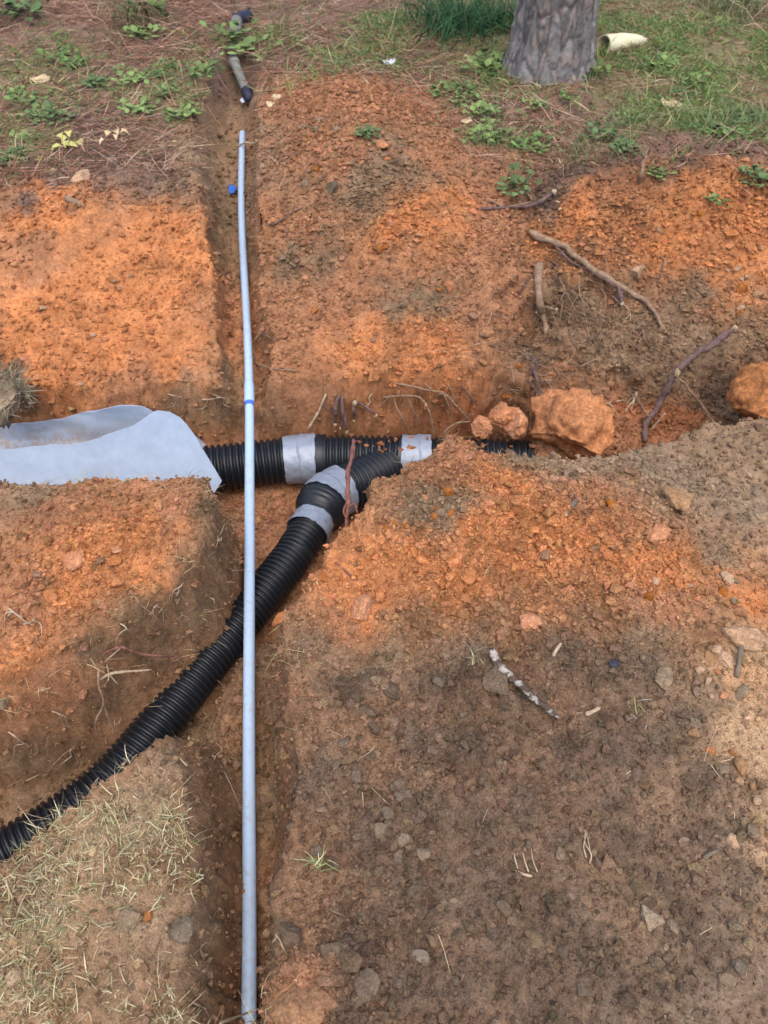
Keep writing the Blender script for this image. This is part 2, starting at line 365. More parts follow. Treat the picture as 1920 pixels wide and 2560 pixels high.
# loose / crumbly ground gets strong lumps, turf and litter little
def blob(u, v, su, z=0.0):
    c = P(u, v, z); return np.exp(-((pc[:, 0] - c[0]) ** 2 + (pc[:, 1] - c[1]) ** 2) / su ** 2)
crumbly = np.clip(.16 + .8 * blob(1150, 1300, .35) + .6 * blob(1500, 1400, .35) + .45 * blob(900, 600, .6) + .55 * blob(1700, 600, .6) + .5 * blob(200, 1380, .25) + .35 * blob(900, 300, .5) + .08 * blob(250, 700, .6) + .5 * blob(800, 2480, .15) + .28 * blob(1250, 2000, .6) + .2 * blob(1000, 1700, .35), 0, 1)
crumbly *= 1 - .8 * sstep(3.3, 3.6, pc[:, 1] + .25 * vnoise(pc, 3, 77)) * (1 - np.clip(blob(860, 330, .55) + blob(1000, 450, .5), 0, 1))
dis = .016 * fbm(pc, 5, 3, 51) + .007 * fbm(pc, 22, 3, 61)
gouge = 1 - np.abs(fbm(pc * (1, 1.6, 1.6), 7, 3, 66)) * 2.2; dis += .014 * fbm(pc, 3.1, 2, 64) * sstep(1.9, 2.3, pc[:, 1]); dis -= .034 * np.clip(gouge - .5, 0, 1) * sstep(1.9, 2.3, pc[:, 1]) * (1 - sstep(3.3, 3.6, pc[:, 1]))
hole = np.clip(blob(1480, 780, .42, -.15) + blob(1330, 760, .25, -.1), 0, 1); dis += hole * (.065 * fbm(pc, 8, 3, 68) + .03 * fbm(pc, 22, 2, 69))
for size, amp, sd, cut in ((.095, .026, 70, .62), (.050, .017, 74, .5), (.023, .009, 78, .35)):
    d1, d2, c1 = worley(pc + .004 * np.stack([vnoise(pc, 60, 5), vnoise(pc, 60, 6), vnoise(pc, 60, 7)], 1) * (size > .04), size, sd)
    rad = .28 + .42 * ((c1 - cut) / (1 - cut)).clip(0, 1)
    dis += crumbly * (c1 > cut) * amp * (rad / .6) * np.clip(1.25 * (1 - (d1 / rad) ** 2), 0, .8) * fine
crk = 1 - np.abs(fbm(pc, 16, 3, 97, .6)) * 4; dis -= .010 * np.clip(crk - .45, 0, 1) * fine * (vnoise(pc, 2.2, 98) > -.1)
dis += .006 * fbm(pc, 75, 2, 91) * fine + .0035 * fbm(pc, 45, 2, 95) * fine * (1 + 2 * crumbly)
V[ci] += NRM[ci] * dis[:, None]
NRM = grid_normals(V)

# soil kinds where the survey found them (picture coordinates of a 1659 px wide print -> hit on the sheet)
SOIL = {'O': (.51, .207, .080), 'o': (.37, .178, .092), 'B': (.136, .094, .063), 'm': (.175, .124, .083), 'b': (.235, .158, .095), 'D': (.12, .082, .054), 'T': (.33, .235, .14), 'W': (.19, .12, .068),
        'L': (.20, .126, .09), 'l': (.125, .086, .064), 'G': (.185, .165, .08), 'Y': (.44, .29, .165), 'g': (.27, .195, .125), 'R': (.31, .12, .053), 't': (.28, .155, .08)}
SPOTS = '''L 50 60,L 150 120,L 300 60,L 420 130,L 250 180,G 100 300,l 200 260,G 330 210,l 380 330,l 240 330,L 620 60,L 760 40,L 700 20,G 60 200,l 200 300,L 300 390,L 130 380,
G 850 110,G 1000 150,G 1400 180,G 1550 130,G 1600 60,G 1050 60,L 1150 230,l 1300 260,L 1500 300,l 1400 350,l 1250 390,L 1620 300,g 1290 270,l 1200 400,
o 620 200,o 700 200,o 800 200,o 880 220,o 700 300,b 850 330,o 950 330,b 780 380,o 650 480,O 900 470,b 700 550,o 850 600,o 1000 480,o 1100 560,O 950 760,O 800 740,o 700 700,o 1080 700,o 650 860,R 1000 900,o 750 640,b 900 640,
O 100 450,O 200 520,O 300 520,O 150 650,O 350 650,o 50 560,O 250 760,O 400 560,O 100 800,O 380 780,b 450 860,o 300 850,O 300 640,O 60 720,B 20 860,
T 420 310,b 460 400,b 470 550,o 500 700,b 450 250,B 520 170,b 500 480,
O 1250 480,O 1500 450,O 1600 480,O 1620 560,O 1450 520,b 1250 640,b 1300 720,b 1400 700,b 1500 640,b 1350 780,b 1450 820,b 1550 760,o 1200 800,o 1350 870,R 1400 920,R 1480 910,D 1580 880,W 1200 650,W 1180 780,
g 1200 990,g 1350 1000,b 1500 980,b 1600 960,o 1000 1000,O 1100 1030,b 950 1080,b 1000 1110,O 1050 1150,O 900 1200,O 1150 1150,O 1250 1150,o 1300 1080,O 1000 1250,O 1150 1250,O 1350 1200,O 1450 1250,b 1550 1200,g 1600 1100,g 1450 1050,O 780 1200,O 800 1290,o 750 1330,t 880 1340,b 700 1400,t 1050 1350,t 1250 1330,o 1450 1330,O 1620 1300,Y 1600 1400,t 1500 1400,b 1500 1520,Y 1600 1550,Y 1630 1650,b 1600 1720,m 1520 1680,Y 1650 1800,m 1580 1900,m 1540 1780,Y 1570 1480,Y 1640 1490,Y 1560 1610,Y 1645 1720,Y 1645 1590,m 1450 1550,m 1380 1450,m 1200 1420,m 1000 1420,m 800 1440,
B 750 1470,b 850 1400,B 950 1470,B 1100 1500,B 1300 1470,b 1400 1400,B 900 1600,B 1100 1700,B 1300 1700,B 800 1800,B 1000 1900,B 1200 1900,B 1400 1900,B 1480 1800,B 1400 1600,B 1000 2100,B 1300 2100,m 1630 2120,m 1500 2120,B 1450 2000,m 1550 2000,m 1450 2180,m 1300 2190,b 1640 2000,B 800 2000,B 700 1700,B 1000 1600,B 1200 1600,B 1000 1750,B 1200 1780,B 1350 1800,B 900 1900,B 1100 2000,B 1250 2000,B 1150 2150,B 900 2100,B 1400 2150,B 900 1750,B 1300 1600,B 1050 1850,o 640 2130,B 750 2150,b 1350 1960,
o 100 1100,O 200 1180,O 300 1200,O 130 1280,b 60 1070,o 50 1300,o 350 1080,W 450 1100,W 480 1180,W 400 1260,W 300 1330,W 200 1400,o 100 1450,O 40 1420,W 350 1400,b 450 1300,W 150 1650,b 50 1650,b 30 1750,W 250 1500,O 300 1130,
b 100 1900,T 200 1800,T 300 1750,b 350 1650,T 150 2000,b 250 2100,b 350 2000,W 380 1850,T 50 2100,W 400 2150,W 450 1800,b 460 2000,b 590 1700,W 590 2000,W 600 1550,W 470 1650,b 440 1600,o 600 1100,o 560 1050,W 560 1420'''
ground = link('ground', mesh('ground', V, QUADS, 'soil'))
tag(ground, None, kind='structure')
bpy.context.view_layer.update()
def hit(u, v, lift=0.0):
    """where the line of sight through a survey point meets the ground; lift = metres back towards the viewer"""
    d = ray(u, v); ok, loc, n, idx = ground.ray_cast(Vector(EYE), Vector(d))
    p = np.array(loc) if ok else P(u, v)
    return p - d * lift
def drop(x, y):
    ok, loc, n, idx = ground.ray_cast(Vector((x, y, 3)), Vector((0, 0, -1)))
    return np.array(loc)
sp, sc = [], []
for e in SPOTS.replace('\n', '').split(','):
    k, u, v = e.split(); sp.append(hit(float(u) * 1.1573, float(v) * 1.1573)); sc.append(SOIL[k])
for k, x_, y_ in (('b', 1.6, .2), ('m', 1.5, -.6), ('o', 1.9, 1.2), ('g', 2.0, 1.7), ('B', .8, -.5), ('B', .3, -.7), ('T', -1.2, -.4), ('b', -1.6, -.8), ('T', -.7, -.5), ('o', -1.9, 1.2), ('W', -1.7, .7), ('O', -2.3, 2.8), ('O', 2.3, 2.9), ('o', 2.4, 2.3), ('b', 2.4, 1.0), ('L', -3.0, 4.0), ('G', 3.2, 4.2), ('L', 2.9, 3.6), ('W', 1.9, 2.4)):
    sp.append(drop(x_, y_)); sc.append(SOIL[k])
sp, sc = np.array(sp), np.array(sc)
def soil_color(p):
    q = p.copy()
    q = q + np.stack([fbm(p, 3.2, 5, 101, .7), fbm(p, 3.2, 5, 111, .7), 0 * p[:, 0]], 1) * .24 * np.clip(p[:, 1:2] / 2.0, .45, 1.6)
    num = np.zeros((len(p), 3)); den = np.zeros(len(p))
    for a, c in zip(sp, sc):
        s = max(a[1], .6)
        w = 1 / ((((q - a) ** 2 * (1, 1, 1.4)).sum(1) / (s * s)) ** 1.5 + 1e-6); num += w[:, None] * c; den += w
    c = num / den[:, None]
    m = fbm(p, 14, 4, 131, .6); c = c * (1 + .22 * m)[:, None]
    rusty = np.clip(fbm(p, 7, 4, 141, .6) * 1.4 - .3, 0, .4)[:, None] * sstep(.12, .22, c.mean(1))[:, None]
    return np.clip(c * (1 - rusty) + rusty * np.array((.34, .16, .07)) * (.5 + c.mean(1, keepdims=True) * 2.2), .01, .8)
SC = np.tile(np.array(SOIL['b'], np.float32), (len(V), 1)); SC[V[:, 1] > 3.4] = SOIL['L']; SC[ci] = soil_color(V[ci])
at = ground.data.color_attributes.new('soil', 'FLOAT_COLOR', 'POINT')
c4 = np.ones((len(V), 4), np.float32); c4[:, :3] = SC; c4[ci, 3] = np.clip(.30 - .15 * np.clip(blob(250, 700, .75, -.15), 0, 1) + .8 * crumbly + .25 * fbm(V[ci], 2.5, 2, 171), .1, 1); at.data.foreach_set('color', c4.ravel())

# ---------------------------------------------------------------- drain: black corrugated pipes taped to a wye and a reducer
def corr(path, r, pitch, depth, seg=44, per=8, taper=None):
    L = arclen(path)[-1]; n = max(int(L / pitch * per), 8)
    p = spline(path, n); s = arclen(p); ph = (s / pitch) % 1.0
    prof = np.clip(1.25 * np.cos((ph - .5) * 2 * np.pi) + .35, -1, 1) * .5 + .5            # broad ridges, narrow valleys
    rr = r - depth * (1 - prof)
    if taper is not None: rr = rr * np.interp(s / L, [0, 1], taper)
    return tube_geo(p, rr, seg, caps=False)
mp = [np.array((*P2(*q, -.43), -.43)) for q in ((560, 1168), (745, 1149), (930, 1146), (1050, 1150))]
mdir = mp[0] - mp[1]; mdir /= np.linalg.norm(mdir)
main_path = spline([mp[0] + mdir * 2.6 + np.array((0, -.05, -.01)), mp[0] + mdir * .8, *mp, np.array((*P2(1300, 1156, -.44), -.44)), np.array((.95, 2.04, -.47)), np.array((1.6, 2.05, -.49))], 400)
def at_px(path, u):
    """index of the path point that lies at picture column u"""
    d = path - EYE; dep = d[:, 1] * math.cos(PITCH) - d[:, 2] * math.sin(PITCH); uu = 960 + FOC * d[:, 0] / dep
    return int(np.argmin(np.abs(uu - u)))
drain = thing('drain_pipe', 'black corrugated drain pipes joined by a wye fitting with silver tape in the trench', 'drain pipe', tuple(main_path[0]))
drain.location = (0, 0, 0)
RM = .089
i0, i1, i2, i3 = [at_px(main_path, u) for u in (722, 792, 1012, 1076)]
link('corrugated_pipe', mesh('corrugated_pipe', *corr(main_path[:i0 + 3], RM, .0235, .012), 'black_plastic'), drain)
link('corrugated_pipe', mesh('corrugated_pipe', *corr(main_path[i3 - 3:], RM, .0235, .010), 'black_plastic'), drain)
wye = link('wye_fitting', mesh('wye_fitting', *join_geo([corr(main_path[i1 + 2:i2 - 1], RM, .0225, .011),
      tube_geo(main_path[i1 - 1:i1 + 4], np.r_[np.full(4, RM + .003), RM - .002], 44, False), tube_geo(main_path[i2 - 2:i2 + 2], np.full(4, RM + .003), 44, False)]), 'black_plastic'), drain)
rib = []
for k in range(6):
    a = 2.1 + k * .45; j = i1 + 2; c = main_path[j]; t = (main_path[j + 1] - main_path[j - 1]); t /= np.linalg.norm(t)
    up = np.array((0, 0, 1.0)); sd = np.cross(t, up); o = c + (math.cos(a) * sd + math.sin(a) * up) * (RM + .004)
    link('collar_lug', mesh('collar_lug', *tube_geo(np.array([o - t * .012, o + t * .012]), np.array((.0025, .0025)), 6), 'black_plastic'), wye)
# branch towards the viewer's lower left
b0 = P(985, 1160, -.44); b1 = P(822, 1246, -.39); b2 = P(766, 1335, -.365)
bdir = (b1 - b0) / np.linalg.norm(b1 - b0)
small_path = np.array([(*P2(u, v, -.36), -.36) for u, v in SMALL_PX] + [(-1.6, .12, -.365), (-2.6, -.5, -.37)])
bend = spline([b0, b0 * .5 + b1 * .5, b1, b2, small_path[0]], 200); bs = arclen(bend)
def at_s(f): return int(np.argmin(np.abs(bs - f)))
sT = bs[at_px(bend, 858)]; sTe = sT + .110; sR = sTe + .055
RB = .088
link('branch', mesh('branch', *corr(bend[:at_s(sT + .02)], RB, .0215, .011), 'black_plastic'), wye)
def tape(path, r, wobble, seed, name='tape_band', mat='silver_tape', lap=.004):
    n = 26; p = spline(path, n); seg = 56; th = np.linspace(0, 2 * np.pi, seg, endpoint=False)
    q = np.stack([np.tile(np.cos(th) * 1.2, (n, 1)), np.tile(np.sin(th) * 1.2, (n, 1)), np.tile(np.linspace(0, 2, n)[:, None], (1, seg))], 2).reshape(-1, 3)
    rr = r + (fbm(q, 2.2, 3, seed) * wobble + .0018 * vnoise(q * (1, 1, .3), 9, seed + 3) + .0012 * vnoise(q, 22, seed + 6)).reshape(n, seg)
    rr += lap * ((np.linspace(0, 1, n)[:, None] + .08 * np.sin(th + seed)[None, :]) > .55)
    jag = np.zeros((n, seg)); e = vnoise(np.stack([np.cos(th) * 3, np.sin(th) * 3, th * 0 + seed], 1), 2.5, seed) * .0035
    jag[:2] += e; jag[-2:] += np.roll(e, 9)
    return mesh(name, *tube_geo(p, rr, seg, False, jag), mat)
link('tape_band', tape(main_path[i0 - 1:i1 + 1], RM + .005, .0022, 3), drain)
link('tape_band', tape(main_path[i2 - 1:i3 + 1], RM + .005, .002, 5), drain)
link('tape_band', tape(bend[at_s(sT):at_s(sTe)], RB + .005, .0025, 8), drain)
RS = .066
pr = spline(bend[at_s(sTe - .02):at_s(sR + .05)], 40); s = arclen(pr); s = s / s[-1]
prof = np.interp(s, [0, .30, .31, .36, .37, .46, .47, .60, .64, .80, 1], [RB + .004, RB + .004, RB + .001, RB + .001, RB + .004, RB + .004, RB - .002, RB - .004, RS + .012, RS + .004, RS + .003])
link('reducer', mesh('reducer', *tube_geo(pr, prof, 48, False), 'black_plastic'), drain)
tail = spline(np.vstack([bend[at_s(sR + .02):at_s(bs[-1] - .03)], small_path[0:]]), 500)
ts = arclen(tail)
link('corrugated_pipe', mesh('corrugated_pipe', *corr(tail[int(np.argmin(np.abs(ts - .05))):], RS, .0180, .0105), 'black_plastic'), drain)
link('tape_band', tape(tail[int(np.argmin(np.abs(ts - .012))):int(np.argmin(np.abs(ts - .085)))], RS + .006, .002, 13), drain)

# ---------------------------------------------------------------- white water pipe
pvc = thing('water_pipe', 'long straight white plastic water pipe lying over the trenches', 'water pipe')
pp = spline(PVC, 260); ps = arclen(pp); RP = .0167
jn = at_px(pp[:, :3], 625); jy = int(np.argmin(np.abs(pp[:, 1] - P(624, 992, -.262)[1])))
v1, f1 = tube_geo(pp[:jy], np.full(jy, RP), 28, False)
link('pipe_length', mesh('pipe_length', v1, f1, 'white_pvc'), pvc)
up_ = pp[jy - 2:]; v2, f2 = tube_geo(up_, np.full(len(up_), RP * .98), 28, False)
t_, a_, b_ = frames(up_); inner = tube_geo(up_[::-1][:12], np.full(12, RP * .8), 28, False)
g = join_geo([(v2, f2), inner]); no, nv = len(v2), 28
g[1].extend([[no - nv + k, no - nv + (k + 1) % nv, no + ((nv - k - 1) % nv) if False else no + k, no + k] for k in range(0)])
link('pipe_length', mesh('pipe_length', *g, 'white_pvc'), pvc)
bell = spline(pp[jy - 1:jy + 5], 12); link('bell_joint', mesh('bell_joint', *tube_geo(bell, np.r_[RP * 1.02, np.full(9, RP * 1.17), RP * 1.1, RP * 1.0], 28, False), 'white_pvc'), pvc)
ring = spline(pp[jy - 2:jy], 6); link('primer_ring', mesh('primer_ring', *tube_geo(ring, np.full(6, RP * 1.03), 28, False), 'blue_primer'), pvc)

# ---------------------------------------------------------------- folded sheet of pale filter fabric round the drain
def fabric():
    # cross-section: near hem -> bottom -> far hem, swept along the trench with the free corners cut on a slant
    nu, nvv = 120, 44; vv = np.linspace(0, 1, nvv)
    x_left = -3.4; out = np.zeros((nu, nvv, 3))
    for j, t in enumerate(vv):
        # right-hand limit along the cross-section: slanted edges rise away to the left on both flaps
        if t < .45: k = t / .45; xr = np.interp(k, [0, .06, .15, .62, .74, 1], [-.745, -.705, -.68, -.578, -.61, -.70])
        elif t < .6: xr = -.70 + .0 * (t - .45) / .15
        else: k = (t - .6) / .4; xr = np.interp(k, [0, .8, .93, 1], [-.70, -.88, -.915, -.965])
        x = x_left + (xr - x_left) * np.linspace(0, 1, nu) ** .8
        fl = np.interp(x, [-3.4, -1.6, -1.1, -.88, -.79, -.74], [-.075, -.07, -.045, .02, .075, .06])      # front flap rises towards its corner
        fb = np.interp(x, [-3.4, -1.5, -1.25, -1.0, -.85], [-.115, -.105, -.08, .0, .01])
        if t < .45:
            k = t / .45; yy = np.interp(x, [-3.4, -1.0, -.75], [1.92, 1.93, 1.985]) * (1 - k ** 1.15) + 1.75 * k ** 1.15; zz = (-.185 + fl) * (1 - k) + (-.455) * k
        elif t < .6:
            k = (t - .45) / .15; yy = 1.75 + .42 * k; zz = -.455 - .065 * math.sin(math.pi * k)
        else:
            k = (t - .6) / .4; yy = 2.17 + .03 * k ** .5 + .02 * np.sin(x * 2.2); zz = -.455 * (1 - k) + (-.275 + fb) * k
        out[:, j, 0] = x; out[:, j, 1] = yy; out[:, j, 2] = zz
    q = out.reshape(-1, 3); w = .012 * fbm(q * (1, 1, 2.2), 3.5, 3, 201) + .004 * (1 - np.abs(fbm(q * (1.6, 1, 1), 6, 2, 207)) * 3).clip(0, 1)
    q[:, 1] += w; q[:, 2] += .6 * w
    a = (np.arange(nu - 1)[:, None] * nvv + np.arange(nvv - 1)[None, :]).ravel()
    f = np.stack([a, a + nvv, a + nvv + 1, a + 1], 1)
    # second face of the cloth 4 mm behind, closed round the rim
    g = q.reshape(nu, nvv, 3); n = np.cross(np.gradient(g, axis=0), np.gradient(g, axis=1)); n /= np.linalg.norm(n, axis=2)[..., None] + 1e-9
    q2 = q + n.reshape(-1, 3) * .003; N0 = len(q)
    rim = [k * nvv for k in range(nu)] + [(nu - 1) * nvv + k for k in range(1, nvv)] + [k * nvv + nvv - 1 for k in range(nu - 2, -1, -1)] + [k for k in range(nvv - 2, 0, -1)]
    K = len(rim); e = np.arange(K); r2 = np.stack([2 * N0 + e, 2 * N0 + (e + 1) % K, 2 * N0 + K + (e + 1) % K, 2 * N0 + K + e], 1)
    return np.vstack([q, q2, q[rim], q2[rim]]), np.vstack([f, f[:, ::-1] + N0, r2])
fab = link('filter_fabric', mesh('filter_fabric', *fabric(), 'white_fabric'))
tag(fab, 'pale blue-grey sheet folded lengthwise into a trough round the end of the black pipe', 'fabric sheet')

# ---------------------------------------------------------------- clods and stones
def icos(sub):
    t = (1 + 5 ** .5) / 2
    v = [(-1, t, 0), (1, t, 0), (-1, -t, 0), (1, -t, 0), (0, -1, t), (0, 1, t), (0, -1, -t), (0, 1, -t), (t, 0, -1), (t, 0, 1), (-t, 0, -1), (-t, 0, 1)]
    f = [(0, 11, 5), (0, 5, 1), (0, 1, 7), (0, 7, 10), (0, 10, 11), (1, 5, 9), (5, 11, 4), (11, 10, 2), (10, 7, 6), (7, 1, 8), (3, 9, 4), (3, 4, 2), (3, 2, 6), (3, 6, 8), (3, 8, 9), (4, 9, 5), (2, 4, 11), (6, 2, 10), (8, 6, 7), (9, 8, 1)]
    v = [np.array(p) / np.linalg.norm(p) for p in v]
    for _ in range(sub):
        c, nf = {}, []
        def mid(a, b):
            k = (min(a, b), max(a, b))
            if k not in c: p = v[a] + v[b]; v.append(p / np.linalg.norm(p)); c[k] = len(v) - 1
            return c[k]
        for a, b, d in f: x, y, z = mid(a, b), mid(b, d), mid(d, a); nf += [(a, x, z), (b, y, x), (d, z, y), (x, y, z)]
        f = nf
    return np.array(v), np.array(f)
I0, I1, I2, I3, I4 = [icos(k) for k in range(5)]
def clod_geo(seed, sub=2, rough=.22, facets=7, flat=.75):
    v, f = {1: I1, 2: I2, 3: I3, 4: I4}[sub]; r = np.random.default_rng(seed); p = v * (1 + rough * .8 * fbm(v + seed * 3.1, 1.3, 2, seed))[:, None]
    for _ in range(facets):                                            # broken faces
        n = r.normal(size=3); n /= np.linalg.norm(n); d = r.uniform(.42, .82); k = p @ n; p -= np.outer(np.clip(k - d, 0, None), n) * .96
    p *= (1 + rough * .45 * fbm(v * 1.0 + seed * 3.1, 3.0, 2, seed + 2) + rough * .42 * fbm(v + seed, 8, 3, seed + 4, .65))[:, None]
    p *= r.uniform(.8, 1.25, 3) * (1, 1, flat); p /= np.abs(p[:, :2]).max(); return p, f
CLOD = {}
for mname in ('orange_clay', 'brown_dirt', 'tan_dirt', 'grey_dirt', 'pale_clay', 'rust_dirt'):
    CLOD[mname] = [mesh('clod', *clod_geo(k * 13 + len(CLOD), 3, .3, 8), mname) for k in range(8)]
def clod(u, v, w, mat, label=None, cat='clod', group=None, name='dirt_clod', big=0, rot=None, sink=.35, ratio=1.0, zc=None):
    """w: width in survey pixels"""
    p = hit(u, v + w * .18 * ratio); dep = np.linalg.norm(p - EYE); r = w * dep / FOC / 2 * 1.02
    if big: mat = 'lump_clay' if (cat == 'clay lump' and mat == O_) else mat; me = mesh(name, *(clod_geo(big, 4, .32, 3, ratio) if cat == 'clay lump' else clod_geo(big, 3, .32, 8, ratio)), mat)
    else: me = CLOD[mat][random.randrange(8)]
    o = link(name, me); o.location = p + np.array((0, 0, r * (1 - 2 * sink) * .75 * ratio)); o.scale = (r, r * random.uniform(.85, 1.1), r * random.uniform(.75, 1))
    o.rotation_euler = (random.uniform(-.3, .3), random.uniform(-.3, .3), random.uniform(0, 6.3) if rot is None else rot)
    if zc is not None: o.location = P(u, v, zc); k = w * np.linalg.norm(P(u, v, zc) - EYE) / FOC / 2; o.scale = (k, k, k * .95)
    if label: tag(o, label, cat, group)
    return o
O_, B_, T_, G_, Y_ = 'orange_clay', 'brown_dirt', 'tan_dirt', 'grey_dirt', 'pale_clay'
BIG = [
 (1440, 1072, 240, O_, 'largest orange clay lump, resting at the right end of the black main pipe', 'clay lump', 5, .3, .86, -0.28),
 (1288, 1056, 96, O_, 'orange clay block leaning against the left side of the largest lump', 'clay lump', 6, .3, .9, -0.29),
 (1252, 1036, 70, O_, 'smaller orange clay block behind the block beside the largest lump', 'clay lump', 7, .3, .9, -0.28),
 (1206, 1068, 62, O_, 'rounded orange clay clod at the far edge of the main black pipe', 'clay lump', 8, .3, .9, -0.32),
 (1925, 1008, 235, O_, 'orange clay heap cut off by the right picture edge above the bank', 'clay lump', 9, .3, .8, -0.1),
 (1688, 1248, 86, Y_, 'largest pale angular stone on the bank right of the orange mound', 'stone', 10, .25, .95),
 (1528, 1256, 52, O_, 'rounded orange clod just left of the largest pale angular stone', 'clod', 11, .3, .8),
 (1850, 1590, 92, Y_, 'pale flat-topped stone at the right edge of the spoil', 'stone', 12, .3, .7),
 (1810, 1640, 60, Y_, 'pale chip of clay below the flat-topped stone', 'stone', 13, .3, .6),
 (1175, 1440, 52, O_, 'single rounded orange clod below the middle of the orange mound', 'clod', 14, .25, .75),
 (1243, 1695, 78, B_, 'brown stone lying against the middle of the white-mottled stick', 'stone', 15, .3, .75),
 (985, 1722, 60, B_, 'brown clod on bare soil right of the white pipe, upper one', 'clod', 16, .3, .9),
 (915, 1775, 56, B_, 'flat brown clod left of the upper brown clod', 'clod', 17, .35, .6),
 (1662, 1690, 62, T_, 'tan blocky stone between the mottled stick and the pale spoil', 'stone', 18, .3, .7),
 (910, 1512, 78, O_, 'cluster-like crumbly orange clod on the bank beside the small black pipe', 'clay lump', 19, .4, .8),
 (808, 1443, 30, O_, 'small rounded orange clod at the very edge beside the small black pipe', 'clod', 20, .25, .9),
 (698, 1545, 48, O_, 'orange clod jammed between the small black pipe and its bank', 'clod', 21, .3, .9),
 (200, 442, 56, Y_, 'pale orange stone lying on the pine straw at far left', 'stone', 22, .3, .65),
 (832, 472, 38, G_, 'grey stone on the far spoil heap right of the white pipe', 'stone', 23, .3, .8),
 (458, 2318, 58, G_, 'grey-brown stone on the grassy sod block beside the narrow trench', 'stone', 24, .3, 1.0),
 (318, 2285, 66, T_, 'tan clod on the grassy sod block left of the grey-brown stone', 'clod', 25, .4, .7),
 (368, 2283, 34, O_, 'orange chip of clay between two clods on the sod block', 'clod', 26, .3, .6),
 (728, 2330, 56, B_, 'upright brown clod on the right lip of the narrow trench', 'clod', 27, .3, 1.0),
 (822, 2368, 64, B_, 'rounded brown clod standing right of the narrow trench, near the bottom', 'clod', 28, .3, .9),
 (868, 2400, 76, B_, 'brown angular clod right of the rounded one near the bottom', 'clod', 29, .35, .8),
 (910, 2455, 92, B_, 'cracked brown clod near the bottom, right of the crumbly orange heap', 'clod', 30, .35, .7),
 (745, 2478, 175, 'rust_dirt', 'crumbly rust-brown clod heap on the lip of the narrow trench', 'clay lump', 31, .42, .6),
 (130, 1520, 44, O_, 'orange clod at the left end of the row on the left block', 'clod', 32, .3, .8),
 (127, 1490, 50, O_, 'brown-orange clod above the left end of the row on the left block', 'clod', 33, .35, .8),
 (188, 1393, 60, O_, 'flat pale orange slab among the clods of the left block', 'clod', 34, .35, .5),
 (285, 1400, 48, O_, 'orange clod right of the flat slab on the left block', 'clod', 35, .3, .8),
 (295, 1445, 50, O_, 'orange clod nearest the brown slope of the left block', 'clod', 36, .3, .8),
 (10, 1752, 44, T_, 'tan stone at the left picture edge above the diagonal trench', 'stone', 37, .3, 1.0),
 (1620, 2290, 64, T_, 'tan rounded stone half buried in the brown soil, lower right', 'stone', 38, .4, .6),
 (1680, 2310, 34, T_, 'small tan stone just right of the half buried one', 'stone', 39, .3, .7),
 (1852, 2408, 46, G_, 'grey smooth stone near the right edge, lower right', 'stone', 40, .3, .8),
 (1812, 2440, 40, T_, 'pale tan stone left of the grey smooth stone', 'stone', 41, .3, .8),
 (1335, 2340, 56, T_, 'tan angular clod in the middle of the brown soil', 'clod', 42, .35, .7),
 (1270, 2245, 40, B_, 'dark rusty clod above the tan angular clod', 'clod', 43, .3, .9),
 (1010, 1985, 46, B_, 'brown crumb clod right of the white pipe, level with the sod tip', 'clod', 44, .3, .8),
 (1000, 1955, 34, B_, 'smaller brown clod touching the crumb clod right of the pipe', 'clod', 45, .3, .8),
 (1325, 1555, 60, O_, 'flat orange clod right above the mottled stick', 'clod', 46, .4, .6),
 (1640, 1330, 70, O_, 'broad orange clod at the right end of the orange mound', 'clod', 47, .4, .6),
 (1590, 678, 44, Y_, 'pale orange clod on the dark root hole rim', 'clod', 48, .3, .9),
 (1125, 718, 36, O_, 'orange clod high on the far bank left of the root hole', 'clod', 49, .3, .8),
 (950, 360, 42, O_, 'orange clod beside a weed on the far spoil heap', 'clod', 50, .3, .8),
 (1060, 1140, 26, T_, 'small round pale pebble at the right tape band', 'pebble', 51, .2, .9),
]
for u, v, w, mt, lab, cat, sd, sink, ratio, *zc in BIG:
    clod(u, v, w, mt, lab, cat, big=sd, name={'stone': 'stone', 'pebble': 'pebble', 'clay lump': 'clay_lump'}.get(cat, 'dirt_clod'), sink=sink, ratio=ratio, rot=0.0 if w > 120 else None, zc=zc[0] if zc else None)
# loose clods that nothing tells apart, by the patch they lie on
PATCH = [
 ('orange clod among many on the crumbly mound right of the pipes', 'loose clods on the orange mound', [(1250, 1330, 260, 110), (980, 1330, 130, 90), (1400, 1450, 250, 90)], 52, (18, 40), (O_, O_, O_, 'rust_dirt')),
 ('brown clod scattered over the bare dark soil', 'loose clods on the bare dark soil', [(1050, 1850, 260, 200), (1300, 2250, 350, 220), (950, 2150, 180, 200)], 88, (18, 44), (B_, B_, B_, B_, T_)),
 ('pale tan clod in the stony spoil along the right edge', 'loose stones along the right edge', [(1780, 1700, 90, 150), (1850, 1950, 60, 120), (1760, 1480, 110, 90)], 34, (20, 48), (Y_, Y_, T_, O_)),
 ('orange clod scattered over the left block of earth', 'loose clods on the left block', [(230, 1380, 170, 80), (90, 1430, 80, 90)], 26, (16, 36), (O_, O_, 'rust_dirt')),
 ('orange clod on the far bank between the white pipe and the root hole', 'loose clods on the far bank', [(950, 640, 230, 160), (880, 860, 200, 90), (1150, 820, 120, 120)], 34, (15, 32), (O_, O_, 'rust_dirt')),
 ('clod on the far orange spoil at right, below the weeds', 'loose clods on the far right spoil', [(1700, 560, 170, 60), (1850, 700, 60, 120)], 24, (16, 36), (O_, Y_)),
 ('clod on the orange slope left of the white pipe', 'loose clods on the left slope', [(250, 720, 220, 180), (120, 940, 100, 60)], 20, (14, 28), (O_, O_, Y_)),
 ('clod on the long spoil heap beside the far ditch', 'loose clods on the long spoil heap', [(830, 350, 120, 130)], 22, (13, 28), (O_, T_, 'rust_dirt')),
]
